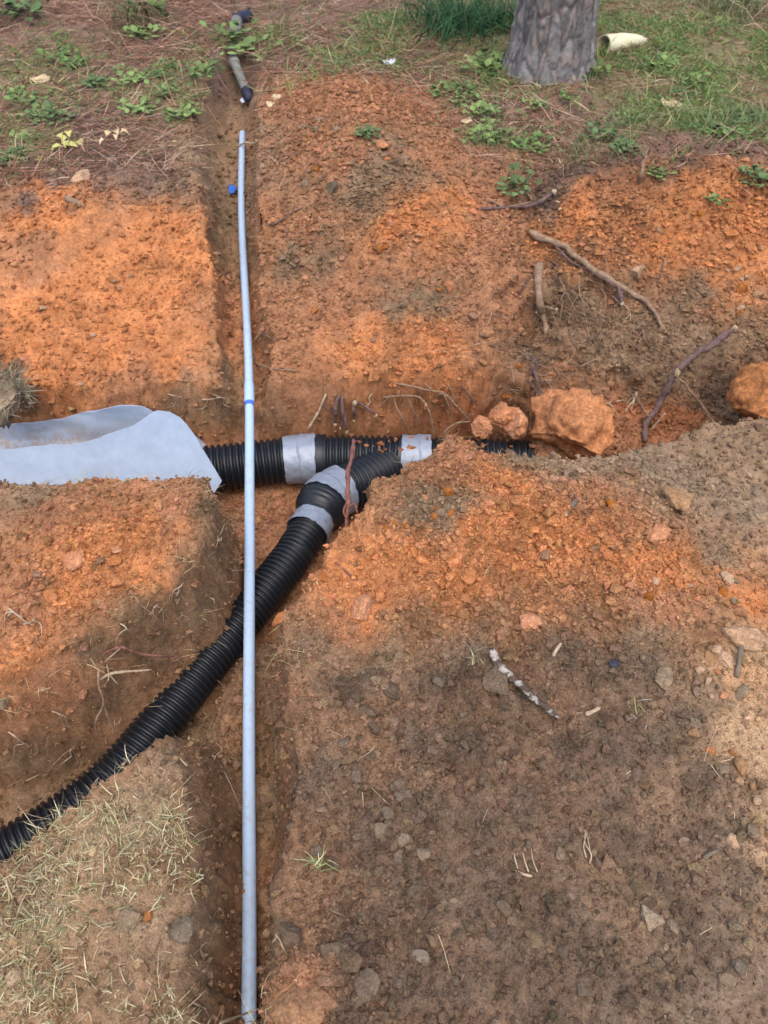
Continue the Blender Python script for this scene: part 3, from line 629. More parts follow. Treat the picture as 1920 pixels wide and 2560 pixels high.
MARKS = [(1437, 1065, 'the largest clay lump'), (1688, 1248, 'the largest pale angular stone'), (1175, 1440, 'the lone orange clod under the mound'), (1300, 1705, 'the mottled stick'), (1310, 2160, 'the comb-like rootlet'), (1468, 2110, 'the pale forked straw pair'),
         (1140, 1110, 'the mound top'), (870, 1200, 'the reddish upright branch'), (985, 1722, 'the upper brown clod beside the pipe'), (1010, 1985, 'the brown crumb clod beside the pipe'), (792, 2165, 'the small green tuft'), (868, 2395, 'the angular clod near the bottom'), (1050, 2390, 'the crumpled grey leaf'), (1335, 2340, 'the tan angular clod'),
         (1640, 2295, 'the half buried tan stone'), (1852, 2408, 'the grey smooth stone'), (1775, 2130, 'the tan bark strip'), (1850, 1590, 'the flat-topped stone'), (1662, 1690, 'the tan blocky stone'), (1533, 1660, 'the black-blue scrap'), (910, 1512, 'the crumbly clod by the small pipe'), (1640, 1330, 'the broad orange clod'), (1325, 1555, 'the flat orange clod'),
         (188, 1393, 'the flat slab on the left block'), (127, 1490, 'the brown-orange clod on the left block'), (295, 1445, 'the clod nearest the brown slope'), (400, 1630, 'the reddish root'), (640, 870, 'the curly fine root'), (1350, 760, 'the hanging root'), (1500, 680, 'the long forked root'), (1370, 495, 'the torn branch end'), (832, 472, 'the grey far stone'),
         (1125, 718, 'the high orange clod'), (950, 360, 'the orange clod by the lone weed'), (1590, 678, 'the clod on the hole rim'), (1760, 870, 'the thick purplish root'), (860, 1030, 'the cut root stubs'), (1020, 990, 'the arching rootlets'), (200, 442, 'the pale stone on the straw'), (190, 508, 'the pale stick end'), (350, 1060, 'the fabric sheet'), (690, 555, 'the dark crooked twig'),
         (178, 365, 'the yellow-green leaf sprig'), (100, 202, 'the tan dead leaf'), (375, 60, 'the leafy shrub'), (30, 45, 'the corner shrub'), (600, 190, 'the old pipe'), (972, 157, 'the white far scrap'), (1384, 150, 'the trunk'), (1550, 112, 'the broken cream pipe'), (1675, 262, 'the pale tan flake'), (1610, 410, 'the leaning stalk'), (1165, 305, 'the pale rim flake')]
ORD = ['nearest', 'second', 'third', 'fourth', 'fifth', 'sixth', 'seventh', 'eighth', 'ninth', 'tenth', 'eleventh', 'twelfth', 'thirteenth', 'fourteenth', 'fifteenth']
def name_by_landmark(items, noun):
    """items: (object, u, v, look); labels by rank in the direction from the closest landmark"""
    slots = {}
    for o, u, v, look in items:
        m = min(MARKS, key=lambda q: (q[0] - u) ** 2 + (q[1] - v) ** 2); dx, dy = u - m[0], v - m[1]
        side = ('right of' if dx > 0 else 'left of') if abs(dx) > abs(dy) else ('below' if dy > 0 else 'above')
        slots.setdefault((look, side, m[2]), []).append((dx * dx + dy * dy, o.name))
    for (look, side, mark), lst in slots.items():
        for k, (_, nm) in enumerate(sorted(lst)):
            bpy.data.objects[nm]['label'] = (f'{look} {noun} {side} {mark}' if len(lst) == 1 else f'{ORD[min(k, 14)]} {look} {noun} {side} {mark}, counting outwards')
LOOSE = []
COLOUR = {O_: 'orange', B_: 'brown', T_: 'tan', G_: 'grey', Y_: 'pale', 'rust_dirt': 'rust-brown'}
for lab, grp, areas, n, (lo, hi), mts in PATCH:
    for k in range(n):
        u0, v0, su, sv = random.choice(areas)
        u, v = u0 + random.gauss(0, .6) * su, v0 + random.gauss(0, .6) * sv
        if not (8 < u < 1912 and 8 < v < 2550): u, v = u0, v0 + random.uniform(-40, 40)
        mt = random.choice(mts); LOOSE.append((clod(u, v, lo + (hi - lo) * random.random() ** 2.2, mt, lab, 'clod', grp), u, v, 'small ' + COLOUR[mt]))
name_by_landmark(LOOSE, 'clod')
# crumbs nobody could count
area = np.zeros(len(V)); area[ci] = (np.gradient(GX, axis=1) * np.gradient(GY, axis=0)).ravel()[ci]
vis = np.zeros(len(V)); dV = V[ci] - EYE; dep = dV[:, 1] * math.cos(PITCH) - dV[:, 2] * math.sin(PITCH)
def pick(n, wt):
    w = wt / wt.sum(); return ci[rng.choice(len(ci), n, p=w)]
box = ((np.abs(V[ci, 0]) < 1.15 + .52 * V[ci, 1]) & (V[ci, 1] > -.5) & (V[ci, 1] < 6.3)).astype(float) * area[ci]
def scatter_lumps(name, n, wt, rmin, rmax, pw, label):
    idx = pick(n, wt); pos = V[idx] + rng.normal(0, .003, (n, 3)) * (1, 1, 0); nr = NRM[idx]
    r = rmin * (1 - rng.random(n) * (1 - (rmin / rmax) ** pw)) ** (-1 / pw)
    bv = [I0[0] * (1 + .30 * np.random.default_rng(k).normal(size=(12, 1)).clip(-1.3, 1.3)) * np.random.default_rng(k + 50).uniform(.55, 1.35, 3) for k in range(16)]
    bv = np.array(bv)[rng.integers(0, 16, n)]
    a = rng.random(n) * 6.283; ca, sa = np.cos(a), np.sin(a)
    rot = np.stack([bv[:, :, 0] * ca[:, None] - bv[:, :, 1] * sa[:, None], bv[:, :, 0] * sa[:, None] + bv[:, :, 1] * ca[:, None], bv[:, :, 2] * rng.uniform(.6, .95, n)[:, None]], 2)
    vv = pos[:, None, :] + rot * r[:, None, None] + (nr * (r * .35)[:, None])[:, None, :]
    ff = I0[1][None] + (np.arange(n) * 12)[:, None, None]
    cc = SC[idx] * rng.uniform(.75, 1.35, (n, 1)) * rng.uniform(.93, 1.07, (n, 3))
    o = link(name, mesh(name, vv.reshape(-1, 3), ff.reshape(-1, 3), 'soil', smooth=False, color=np.repeat(cc, 12, 0)))
    return tag(o, label, 'soil crumbs', kind='stuff')
packed = np.clip(blob(250, 700, .75, -.15) + .45 * blob(850, 850, .35, -.15), 0, 1)
turf = sstep(3.3, 3.7, V[ci, 1]) * (1 - np.clip(blob(860, 330, .6) + blob(1000, 450, .5) + blob(1800, 520, .4), 0, 1))
scatter_lumps('dirt_crumbs', 26000, box * (.12 + crumbly ** 2) * (1 - .95 * turf) * (1 - .55 * packed) / np.maximum(dep, 1) ** 1.2, .0035, .016, 2.0, 'small dirt crumbs strewn over the dug earth')

def scatter_bits(name, n, wt, label):
    idx = pick(n, wt); nr = NRM[idx]; dist = np.linalg.norm(V[idx] - EYE, axis=1)
    r = .0022 * (1 - rng.random(n) * .93) ** (-.55) * np.clip(dist / 2.0, .8, 1.9)
    o8 = np.array([(1, 0, 0), (-1, 0, 0), (0, 1, 0), (0, -1, 0), (0, 0, 1), (0, 0, -1)], float); f8 = np.array([(0, 2, 4), (2, 1, 4), (1, 3, 4), (3, 0, 4), (2, 0, 5), (1, 2, 5), (3, 1, 5), (0, 3, 5)])
    v = o8[None] * rng.uniform(.6, 1.4, (n, 6, 1)) + rng.normal(0, .22, (n, 6, 3)); a = rng.random(n) * 6.283; ca, sa = np.cos(a)[:, None], np.sin(a)[:, None]
    v = np.stack([v[:, :, 0] * ca - v[:, :, 1] * sa, v[:, :, 0] * sa + v[:, :, 1] * ca, v[:, :, 2] * .8], 2) * r[:, None, None] + (V[idx] + rng.normal(0, .003, (n, 3)) * (1, 1, 0) + nr * (r * .5)[:, None])[:, None, :]
    c = SC[idx] * rng.uniform(.7, 1.45, (n, 1)) * rng.uniform(.94, 1.06, (n, 3))
    return tag(link(name, mesh(name, v.reshape(-1, 3), (f8[None] + (np.arange(n) * 6)[:, None, None]).reshape(-1, 3), 'soil', smooth=False, color=np.repeat(c, 6, 0))), label, 'soil crumbs', kind='stuff')
scatter_bits('soil_grains', 95000, box * (.35 + .8 * crumbly) * (1 - .93 * turf) * (1 - .72 * packed) * (.35 + np.clip(vnoise(V[ci], 4, 611) * 1.5 + .5, 0, 1)) / np.maximum(dep, 1) ** .8, 'fine soil grains and crumbs covering the dug earth')
def pipe_crumbs():
    parts, n = [], 70
    for k in range(n):
        c = main_path[random.randrange(i1 + 10, at_px(main_path, 1290))]; a = random.gauss(1.35, .45); r = random.uniform(.003, .008) * (2 if k % 9 == 0 else 1)
        p = c + np.array((0, -math.cos(a), math.sin(a))) * (RM - .001); parts.append((I0[0] * (1 + .3 * rng.normal(size=(12, 1)).clip(-1, 1)) * r * rng.uniform(.6, 1.3, 3) + p, I0[1].tolist()))
    v, f = join_geo(parts); c = np.tile(np.array(SOIL['O']) * .8, (len(v), 1)) * np.repeat(rng.uniform(.7, 1.2, (n, 1)), 12, 0)
    tag(link('pipe_crumbs', mesh('pipe_crumbs', v, f, 'soil', smooth=False, color=c)), 'orange crumbs of soil lying on the wye fitting and main pipe', 'soil crumbs', kind='stuff')
pipe_crumbs()

# ---------------------------------------------------------------- roots and sticks
def stem_geo(pts, r0, r1, seed, seg=9, knob=.26, n=None):
    L = arclen(np.array(pts))[-1]; n = n or max(8, int(L / max(r0, .004) * 1.6)); n = min(n, 90); p = spline(pts, n)
    q = p * 1.0; p = p + np.stack([vnoise(q, 18, seed), vnoise(q, 18, seed + 1), vnoise(q, 18, seed + 2)], 1) * max(r0 * .7, .002)
    r = np.linspace(r0, r1, n) * (1 + knob * vnoise(q, 35, seed + 5) + knob * .8 * vnoise(q, 90, seed + 8)) * np.interp(np.linspace(0, 1, n), [0, .05, .93, 1], [.7, 1, 1, .45])
    return tube_geo(p, r, seg)
def on(pts):
    return [hit(*q) if len(q) == 2 else hit(*q) if len(q) == 3 else P(q[0], q[1], q[3]) for q in pts]
def root(name, label, cat, stems, shoots=(), cuts=(), mat='root_bark', shoot_mat='dusty_root', group=None, seed=0, px=1.0):
    """stems: [(pts, width px start, width px end)], shoots the same in thinner stuff, cuts: (u, v, lift, width px)"""
    base = on(stems[0][0])[0]; t = thing(name, label, cat, tuple(base), group)
    def add(nm, defs, m, sd):
        for k, (pts, w0, w1) in enumerate(defs):
            w = on(pts); dp = np.linalg.norm(w[0] - EYE) / FOC / 2
            v, f = stem_geo(w, w0 * dp, w1 * dp, sd + k * 11); link(nm, mesh(nm, v - base, f, m), t)
    add('stem', stems, mat, seed + 1); add('rootlet', shoots, shoot_mat, seed + 300)
    for k, (u, v, lf, w) in enumerate(cuts):
        c = hit(u, v, lf); r = w * np.linalg.norm(c - EYE) / FOC / 2 * .85
        g = clod_geo(seed + 50 + k, 2, .6, 7, 1.0); link('cut_end', mesh('cut_end', g[0] * r + (c - base), g[1], 'cut_wood', smooth=False), t)
    return t
root('tree_root', 'thick purplish root with pale break, slanting up out of the trench at right', 'root',
     [([(1612, 1108, .01), (1618, 1060, .05), (1650, 1000, .12), (1690, 930, .16), (1760, 872, .16), (1832, 823, .13)], 15, 17)],
     [([(1692, 945, .15), (1725, 975, .13), (1765, 1030, .06), (1815, 1105, .005)], 6, 3), ([(1625, 1075, .05), (1650, 1045, .08), (1662, 1035, .08)], 6, 5), ([(1620, 1040, .06), (1595, 1000, .05), (1585, 985, .04)], 5, 3)],
     [(1836, 821, .13, 17), (1692, 932, .17, 20), (1662, 1035, .08, 9)], seed=1)
root('tree_root', 'long forked root lying across the top of the dark root hole', 'root',
     [([(1320, 582, .01), (1400, 612, .03), (1480, 672, .05), (1560, 722, .05), (1625, 765, .04), (1668, 832, .015)], 16, 8)],
     [([(1375, 600, .02), (1430, 655, .03), (1500, 690, .04), (1555, 725, .05)], 6, 5), ([(1545, 715, .05), (1556, 756, .05)], 12, 11), ([(1668, 832, .015), (1690, 880, .01)], 5, 2)],
     [(1557, 759, .052, 13)], mat='dusty_root', shoot_mat='root_bark', seed=20)
root('tree_root', 'rough root hanging straight down the far bank left of the root hole', 'root',
     [([(1350, 660, .02), (1348, 740, .04), (1352, 790, .04), (1362, 842, .01)], 22, 10)],
     [([(1350, 765, .05), (1385, 772, .06)], 5, 4), ([(1346, 720, .04), (1325, 745, .04)], 4, 2), ([(1352, 790, .04), (1335, 815, .02)], 4, 2)],
     [(1343, 780, .055, 11), (1392, 773, .06, 9), (1330, 700, .04, 8)], seed=40, mat='dusty_root')
root('tree_root', 'dark hairy root below the hanging root, above the largest clay lump', 'root',
     [([(1332, 895, .01), (1338, 940, .03), (1352, 985, .03), (1372, 1018, .01)], 13, 5)],
     [([(1338, 930, .03), (1372, 960, .02), (1385, 990, .01)], 3, 1.5), ([(1336, 920, .03), (1315, 950, .02)], 3, 1.5), ([(1345, 960, .03), (1330, 1000, .01)], 3, 1.5), ([(1350, 970, .03), (1385, 1015, .01)], 3, 1.5)], seed=60)
root('broken_branch', 'reddish branch leaning upright across the taped wye fitting', 'branch',
     [([(868, 1322, 0, -.06), (870, 1262, 0, -.03), (868, 1205, 0, -.02), (876, 1150, 0, -.03), (884, 1102, 0, -.05)], 11, 13)],
     [([(870, 1268, 0, -.03), (887, 1260, 0, -.02), (892, 1282, 0, -.03)], 8, 6), ([(868, 1252, 0, -.03), (858, 1280, 0, -.03), (868, 1300, 0, -.04)], 6, 4), ([(884, 1104, 0, -.05), (900, 1101, 0, -.04)], 4, 2)],
     [], mat='red_bark', shoot_mat='red_bark', seed=80)
root('root_stub_cluster', 'cluster of cut root stubs with pale tips above the wye fitting', 'root stubs',
     [([(850, 990, 0), (842, 1020, .06), (838, 1058, .06)], 11, 9), ([(860, 990, 0), (855, 1030, .07), (852, 1068, .07)], 10, 8), ([(885, 1000, 0), (884, 1025, .05), (884, 1048, .05)], 9, 7), ([(880, 1005, 0), (905, 1010, .05), (938, 1035, .05)], 11, 8), ([(812, 1018, .01), (850, 1040, .06), (875, 1052, .05)], 4, 3), ([(862, 1030, .05), (866, 1060, .07), (868, 1076, .07)], 7, 6)],
     [], [(838, 1062, .06, 11), (851, 1071, .07, 12), (884, 1052, .05, 9), (940, 1038, .05, 12), (868, 1080, .07, 11), (886, 1008, .05, 16)], mat='root_bark', seed=100)
root('thin_root', 'straight pale root leaning on the left tape band', 'root', [([(816, 985, 0), (795, 1030, .03), (768, 1076, .05)], 7, 6)], mat='pale_root', seed=120)
root('thin_root', 'brown rootlets arching from the far bank over the right tape band', 'root',
     [([(958, 993, 0), (1010, 990, .04), (1052, 996, .06), (1078, 1040, .08), (1086, 1112, .07)], 5, 4)],
     [([(985, 996, .02), (998, 1030, .04), (1025, 1078, .03)], 5, 3), ([(1020, 993, .04), (1035, 1030, .05), (1055, 1065, .04)], 4, 2.5), ([(975, 990, .02), (945, 1018, .02)], 3, 2)], [(1065, 1012, .08, 8)], mat='dusty_root', seed=140)
root('thin_root', 'long wiry root falling from the far bank towards the mound top', 'root',
     [([(985, 958, 0), (1050, 970, .03), (1110, 985, .05), (1145, 1020, .05), (1174, 1054, .03)], 5, 5), ([(1090, 1118, .04), (1112, 1080, .07), (1140, 1058, .06), (1178, 1052, .03)], 6, 5)],
     [([(1110, 985, .05), (1122, 1015, .05), (1130, 1045, .03)], 4, 3), ([(1125, 1105, .03), (1150, 1075, .05), (1168, 1062, .04)], 4, 3)], mat='dusty_root', seed=160)
root('thin_root', 'pale twig poking out beside the mound top across the buried pipe', 'twig', [([(1165, 1128, .03), (1195, 1118, .05), (1222, 1106, .06)], 5, 4)], mat='pale_root', seed=170)
root('thin_root', 'curly fine root on the far bank just right of the white pipe', 'root',
     [([(690, 812, .01), (655, 830, .02), (637, 860, .02), (640, 905, .02), (690, 922, .01), (752, 928, .005)], 5, 4)], [([(655, 835, .02), (690, 850, .01)], 3, 2), ([(640, 905, .02), (670, 925, .01), (740, 930, .01)], 3, 2)], mat='dusty_root', seed=180)
root('cut_branch', 'dark branch with pale torn end at the far rim of the spoil', 'branch',
     [([(1205, 522, .01), (1270, 518, .02), (1330, 512, .04), (1372, 492, .06), (1384, 482, .07)], 7, 10)], [([(1225, 498, .02), (1262, 520, .02)], 5, 5), ([(1275, 515, .04), (1332, 505, .06)], 4, 2), ([(1308, 475, .01), (1330, 500, .03)], 6, 6)], [(1386, 480, .07, 22), (1395, 505, .03, 14), (1400, 522, .02, 11)], seed=200)
root('mottled_stick', 'dark stick mottled with white on the bare brown soil', 'stick',
     [([(1224, 1622, .022), (1250, 1668, .022), (1298, 1705, .024), (1340, 1752, .02), (1392, 1795, .012)], 22, 16)], seed=220, mat='mottled_bark')
root('thin_root', 'reddish root pointing right out of the left bank over the small black pipe', 'root',
     [([(258, 1632, .01), (300, 1618, .04), (345, 1632, .06), (400, 1638, .07), (452, 1641, .08)], 7, 4)], [([(300, 1618, .04), (285, 1635, .03), (262, 1655, .02)], 4, 2)], mat='red_bark', shoot_mat='pale_root', seed=240)
root('thin_root', 'pale root with straight tip just below the reddish root', 'root',
     [([(250, 1700, .01), (275, 1685, .03), (320, 1678, .05), (382, 1673, .07)], 7, 4)], [([(275, 1684, .03), (290, 1705, .03), (297, 1712, .02)], 4, 3), ([(268, 1660, .01), (272, 1690, .03), (262, 1720, .02)], 4, 3)], mat='pale_root', shoot_mat='pale_root', seed=250)
root('thin_root', 'forked root hanging down the left bank to the small black pipe', 'root',
     [([(248, 1672, .01), (247, 1710, .04), (258, 1760, .06), (240, 1800, .06), (243, 1842, .05)], 6, 5), ([(258, 1755, .06), (272, 1800, .06), (290, 1842, .05)], 5, 3)], [([(252, 1720, .04), (275, 1698, .03)], 4, 3)], mat='dusty_root', shoot_mat='red_bark', seed=260)
root('thin_root', 'curved thin root on the near bank above the orange clod pile', 'root', [([(840, 1405, .005), (880, 1440, .01), (920, 1470, .01), (962, 1502, .006)], 5, 4)], [([(962, 1498, .01), (925, 1508, .008)], 3, 2)], mat='red_bark', seed=270)
root('thin_root', 'thin reddish root running down the grey bank towards a pale chip', 'root', [([(1322, 1160, .004), (1350, 1195, .008), (1395, 1228, .01), (1428, 1238, .012)], 6, 4)], mat='red_bark', seed=280)
root('wood_chip', 'short grey wood stub on the bank right of the orange mound', 'wood chip', [([(1418, 1285, .012), (1432, 1262, .015), (1450, 1240, .015)], 13, 12)], [], [(1416, 1287, .014, 11)], mat='grey_wood', seed=285)
root('wood_chip', 'upright grey wood splinter among the pale stones at right', 'wood chip', [([(1843, 1690, .01), (1850, 1660, .02), (1856, 1618, .03)], 14, 12)], mat='grey_wood', seed=290)
root('wood_chip', 'pale split chip lying below the mottled stick', 'wood chip', [([(1465, 1785, .008), (1480, 1780, .01), (1500, 1770, .008)], 13, 9)], mat='pale_root', seed=292)
root('wood_chip', 'pale chip standing right above the mottled stick', 'wood chip', [([(1383, 1640, .006), (1392, 1625, .012), (1403, 1606, .012)], 8, 6)], mat='pale_root', seed=294)
root('wood_chip', 'tan bark strip on the brown soil near the right edge', 'wood chip', [([(1755, 2142, .006), (1775, 2130, .01), (1795, 2122, .008)], 11, 9)], mat='grey_wood', seed=296)
root('wood_chip', 'pale stick end lying on the rim of the orange slope at far left', 'wood chip', [([(162, 497, .01), (185, 508, .015), (212, 518, .008)], 14, 9)], mat='dusty_root', seed=298)
root('thin_root', 'white branched rootlet like a tiny comb on the brown soil', 'root', [([(1288, 2168, .004), (1300, 2178, .006), (1332, 2190, .006)], 7, 6)],
     [([(1296, 2172, .006), (1289, 2150, .01), (1286, 2132, .012)], 4, 2.5), ([(1322, 2180, .006), (1312, 2150, .01), (1308, 2130, .012)], 4, 2), ([(1345, 2182, .006), (1332, 2150, .01), (1328, 2122, .012)], 3, 2)], mat='pale_root', shoot_mat='pale_root', seed=310)
root('thin_root', 'pale forked straw pair right of the comb-like rootlet', 'straw', [([(1475, 2160, .004), (1478, 2135, .01), (1462, 2105, .01), (1463, 2075, .012)], 3.5, 2), ([(1465, 2145, .006), (1458, 2115, .01), (1468, 2080, .014)], 3, 2), ([(1478, 2135, .01), (1470, 2090, .012)], 2.5, 2)], mat='pale_root', seed=320)
root('twig', 'pale straw lying across the bottom end of the white pipe', 'straw', [([(548, 2558, .10), (590, 2543, .12), (620, 2532, .125), (645, 2522, .12)], 6, 4)], mat='pale_root', seed=330)
root('twig', 'thin pale twig across the top end of the white pipe', 'twig', [([(592, 366, .10), (615, 357, .10), (640, 356, .06), (690, 338, .01)], 4, 3)], mat='pale_root', seed=335)
root('twig', 'dark crooked twig on the far spoil beside the white pipe', 'twig', [([(664, 560, .01), (690, 558, .02), (735, 530, .02), (760, 518, .01)], 4, 3)], mat='root_bark', seed=340)
root('twig', 'leaning brown stalk on the litter below the tree', 'twig', [([(1598, 460, .005), (1606, 420, .06), (1622, 368, .12)], 7, 4)], mat='dusty_root', seed=345)

TR = []
def wild_root(u, v, du, dv, w, mat, sd):
    r = random.Random(sd); n = 5; pts = []; uu, vv = u, v
    for k in range(n):
        pts.append((uu, vv, .004 if k in (0,) else .012 + .03 * math.sin(math.pi * k / n) * r.random()))
        uu += du / n + r.uniform(-1, 1) * (6 + abs(dv) * .08); vv += dv / n + r.uniform(-.3, .3) * abs(dv) / n
    sh = []
    for k in range(r.randint(1, 3)):
        a = pts[r.randint(1, n - 2)]; sx = r.choice((-1, 1)); sh.append(([a, (a[0] + sx * r.uniform(8, 22), a[1] + r.uniform(4, 26), .012), (a[0] + sx * r.uniform(14, 34), a[1] + r.uniform(20, 50), .004)], w * .6, w * .3))
    t = root('thin_root', 'thin root', 'root', [(pts, w, w * .45)], sh, mat=mat, shoot_mat=mat, group='fine roots on the banks', seed=sd); TR.append((t, u + du / 2, v + dv / 2, {'root_bark': 'thin dark', 'dusty_root': 'thin brown', 'pale_root': 'thin pale', 'red_bark': 'thin reddish'}[mat]))
for k, (u, v, du, dv, w, mt) in enumerate([
    (1375, 650, 20, 70, 5, 'root_bark'), (1400, 690, -30, 80, 4, 'dusty_root'), (1440, 680, 40, 110, 4, 'dusty_root'), (1500, 720, 30, 120, 4, 'dusty_root'), (1530, 740, 50, 90, 3.5, 'pale_root'), (1330, 690, -25, 60, 5, 'root_bark'), (1310, 860, 40, 110, 5, 'root_bark'), (1360, 880, -15, 110, 4, 'root_bark'),
    (1385, 900, 25, 90, 4, 'dusty_root'), (1335, 940, 60, 60, 4, 'root_bark'), (1590, 800, 60, 70, 3.5, 'dusty_root'), (1560, 1000, -60, 12, 4, 'pale_root'), (1470, 850, 70, -12, 3, 'dusty_root'), (1650, 640, 40, 80, 4, 'dusty_root'), (1590, 980, 15, 50, 6, 'pale_root'),
    (1000, 975, 20, 55, 4, 'dusty_root'), (1060, 960, 60, 40, 3.5, 'dusty_root'), (1120, 960, 20, 60, 4, 'dusty_root'), (930, 985, -20, 50, 3.5, 'pale_root'), (1150, 965, 30, 45, 3.5, 'root_bark'), (505, 1000, 70, -8, 4, 'pale_root'), (530, 985, 55, 25, 4, 'dusty_root'), (560, 1005, 25, 30, 3.5, 'dusty_root'), (420, 985, 30, 12, 4, 'pale_root'),
    (20, 1520, 60, 60, 5, 'pale_root'), (60, 1560, 50, -30, 5, 'pale_root'), (90, 1590, -30, 50, 4, 'dusty_root'), (320, 1480, 25, 70, 4, 'dusty_root'), (300, 1560, 45, 25, 4, 'pale_root'), (440, 1490, 40, -40, 4, 'pale_root'), (395, 1510, -25, 30, 4, 'pale_root'), (130, 1780, 40, 20, 4, 'pale_root'), (20, 1830, 50, 40, 4, 'pale_root'), (190, 1870, -25, 50, 4, 'pale_root'),
    (545, 2270, 45, 30, 4, 'dusty_root'), (500, 2320, 50, 20, 4, 'dusty_root'), (490, 2380, 60, -40, 4, 'dusty_root'), (480, 2500, 40, 30, 4, 'dusty_root'), (700, 2330, -15, 40, 4, 'pale_root'), (560, 1300, 40, 6, 4, 'pale_root')]):
    wild_root(u, v, du, dv, w, mt, 900 + k * 17)
name_by_landmark(TR, 'root')

# ---------------------------------------------------------------- old pipe, broken pipe, scraps
def px_len(p, w): return w * np.linalg.norm(p - EYE) / FOC
old = thing('old_pipe', 'old dark grey pipe end with black socket in the far ditch', 'pipe', tuple(hit(585, 150, .1)))
ob = np.array(old.location); e1 = hit(618, 232, .07) - ob; e0 = hit(588, 162, .12) - ob; r = px_len(ob, 19) / 2
link('pipe_length', mesh('pipe_length', *tube_geo(spline([e0, (e0 + e1) / 2, e1], 12), np.full(12, r), 20), 'old_grey_pipe'), old)
d = (e1 - e0) / np.linalg.norm(e1 - e0)
link('socket', mesh('socket', *tube_geo(np.array([e1 - d * .02, e1 + d * .02, e1 + d * .09]), np.array((r * 1.2, r * 1.28, r * 1.2)), 20), 'dark_scrap'), old)
link('coupling', mesh('coupling', *tube_geo(np.array([e0 - d * .07, e0 - d * .03, e0 + d * .01]), np.array((r * 1.05, r * 1.25, r * 1.15)), 20), 'old_grey_pipe'), old)
old2 = thing('old_pipe', 'short grey pipe stub with black fitting at the far end of the ditch', 'pipe', tuple(hit(588, 70, .02)))
ob = np.array(old2.location); e0 = hit(586, 84, .03) - ob; e1 = hit(592, 52, .08) - ob; e2 = hit(620, 42, .06) - ob
link('pipe_length', mesh('pipe_length', *tube_geo(spline([e0, (e0 + e1) / 2, e1], 8), np.full(8, .035), 18), 'old_grey_pipe'), old2)
link('fitting', mesh('fitting', *tube_geo(spline([e1, (e1 + e2) / 2, e2], 8), np.full(8, .04), 18), 'dark_scrap'), old2)
# broken cream pipe by the trunk
ca, cb = hit(1507, 122, .05), hit(1606, 104, .02); ca[2] += .02
bp = thing('broken_pipe', 'broken cream-white plastic pipe piece lying in the grass right of the trunk', 'pipe', tuple(ca))
n, seg = 26, 32; p = spline([ca * 0, (cb - ca) * .5, cb - ca], n); th = np.linspace(0, 2 * np.pi, seg, endpoint=False)
R = px_len(ca, 37) / 2; rr = np.full((n, seg), R) * np.interp(np.linspace(0, 1, n), [0, .45, .8, 1], [1, 1.04, .82, .55])[:, None]
jag = np.zeros((n, seg)); e = .03 * vnoise(np.stack([np.cos(th) * 2, np.sin(th) * 2, th * 0], 1), 2, 9) ; jag[-3:] += e[None] * np.array((.3, .7, 1.2))[:, None]
vo, fo = tube_geo(p, rr, seg, False, jag); vi, fi = tube_geo(p, rr * .90, seg, False, jag)
fi = [q[::-1] for q in fi]; g = join_geo([(vo, fo), (vi, fi)]); nv = len(vo)
for row in (0, n - 1): g[1].extend([[row * seg + k, row * seg + (k + 1) % seg, nv + row * seg + (k + 1) % seg, nv + row * seg + k] for k in range(seg)])
link('pipe_wall', mesh('pipe_wall', *g, 'cream_pvc'), bp)
def scrap(name, u, v, w, h, mat, label, cat, seed, lift=.01):
    c = hit(u, v, lift); r = px_len(c, 1) / 2
    nu = 7; a = np.linspace(-1, 1, nu); gx, gy = np.meshgrid(a, a); q = np.stack([gx, gy, gx * 0], 2).reshape(-1, 3)
    rad = np.maximum(np.abs(gx), np.abs(gy)).ravel(); ln = np.hypot(gx, gy).ravel() + 1e-6
    q[:, :2] *= (rad / ln)[:, None] * (1 + .25 * vnoise(np.stack([gx.ravel() / ln, gy.ravel() / ln, ln * 0 + seed], 1), 1.6, seed))[:, None]
    z = .35 * vnoise(q + seed, 1.3, seed) + .25 * (q[:, 0] ** 2) + .3 * vnoise(q + seed, 3.1, seed + 2); top = np.stack([q[:, 0] * w * r, q[:, 1] * h * r * 1.3, z * w * r * .8], 1)
    bot = top - (0, 0, .003); N0 = len(top)
    a = (np.arange(nu - 1)[:, None] * nu + np.arange(nu - 1)[None, :]).ravel(); f = np.stack([a, a + 1, a + 1 + nu, a + nu], 1)
    rim = list(range(nu)) + [k * nu + nu - 1 for k in range(1, nu)] + [nu * nu - 1 - k for k in range(1, nu)] + [k * nu for k in range(nu - 2, 0, -1)]
    rf = np.array([[x_, x_ + N0, y_ + N0, y_] for x_, y_ in zip(rim, rim[1:] + rim[:1])])
    o = link(name, mesh(name, np.vstack([top, bot]), np.vstack([f, f[:, ::-1] + N0, rf]), mat)); o.location = c + np.array((0, 0, .004)); o.rotation_euler = (random.uniform(.1, .5), random.uniform(-.3, .3), random.uniform(-.6, .6))
    return tag(o, label, cat)
scrap('plastic_scrap', 972, 157, 28, 18, 'white_scrap', 'white plastic scrap on the far rim of the spoil heap', 'scrap', 1, .02)
scrap('plastic_scrap', 615, 251, 24, 13, 'white_scrap', 'white plastic scrap in the ditch in front of the old pipe', 'scrap', 2, .03)
scrap('plastic_scrap', 582, 475, 22, 20, 'blue_scrap', 'blue plastic scrap in the ditch left of the white pipe', 'scrap', 3, .06)
scrap('plastic_scrap', 1533, 1660, 22, 16, 'dark_scrap', 'black-blue scrap on the soil right of the mottled stick', 'scrap', 4)
scrap('plastic_scrap', 462, 470, 18, 14, 'dark_scrap', 'dark scrap at the left rim of the ditch', 'scrap', 5)
scrap('dry_leaf', 100, 202, 44, 18, 'dead_leaf', 'tan dead leaf on the litter at far left', 'leaf', 6)
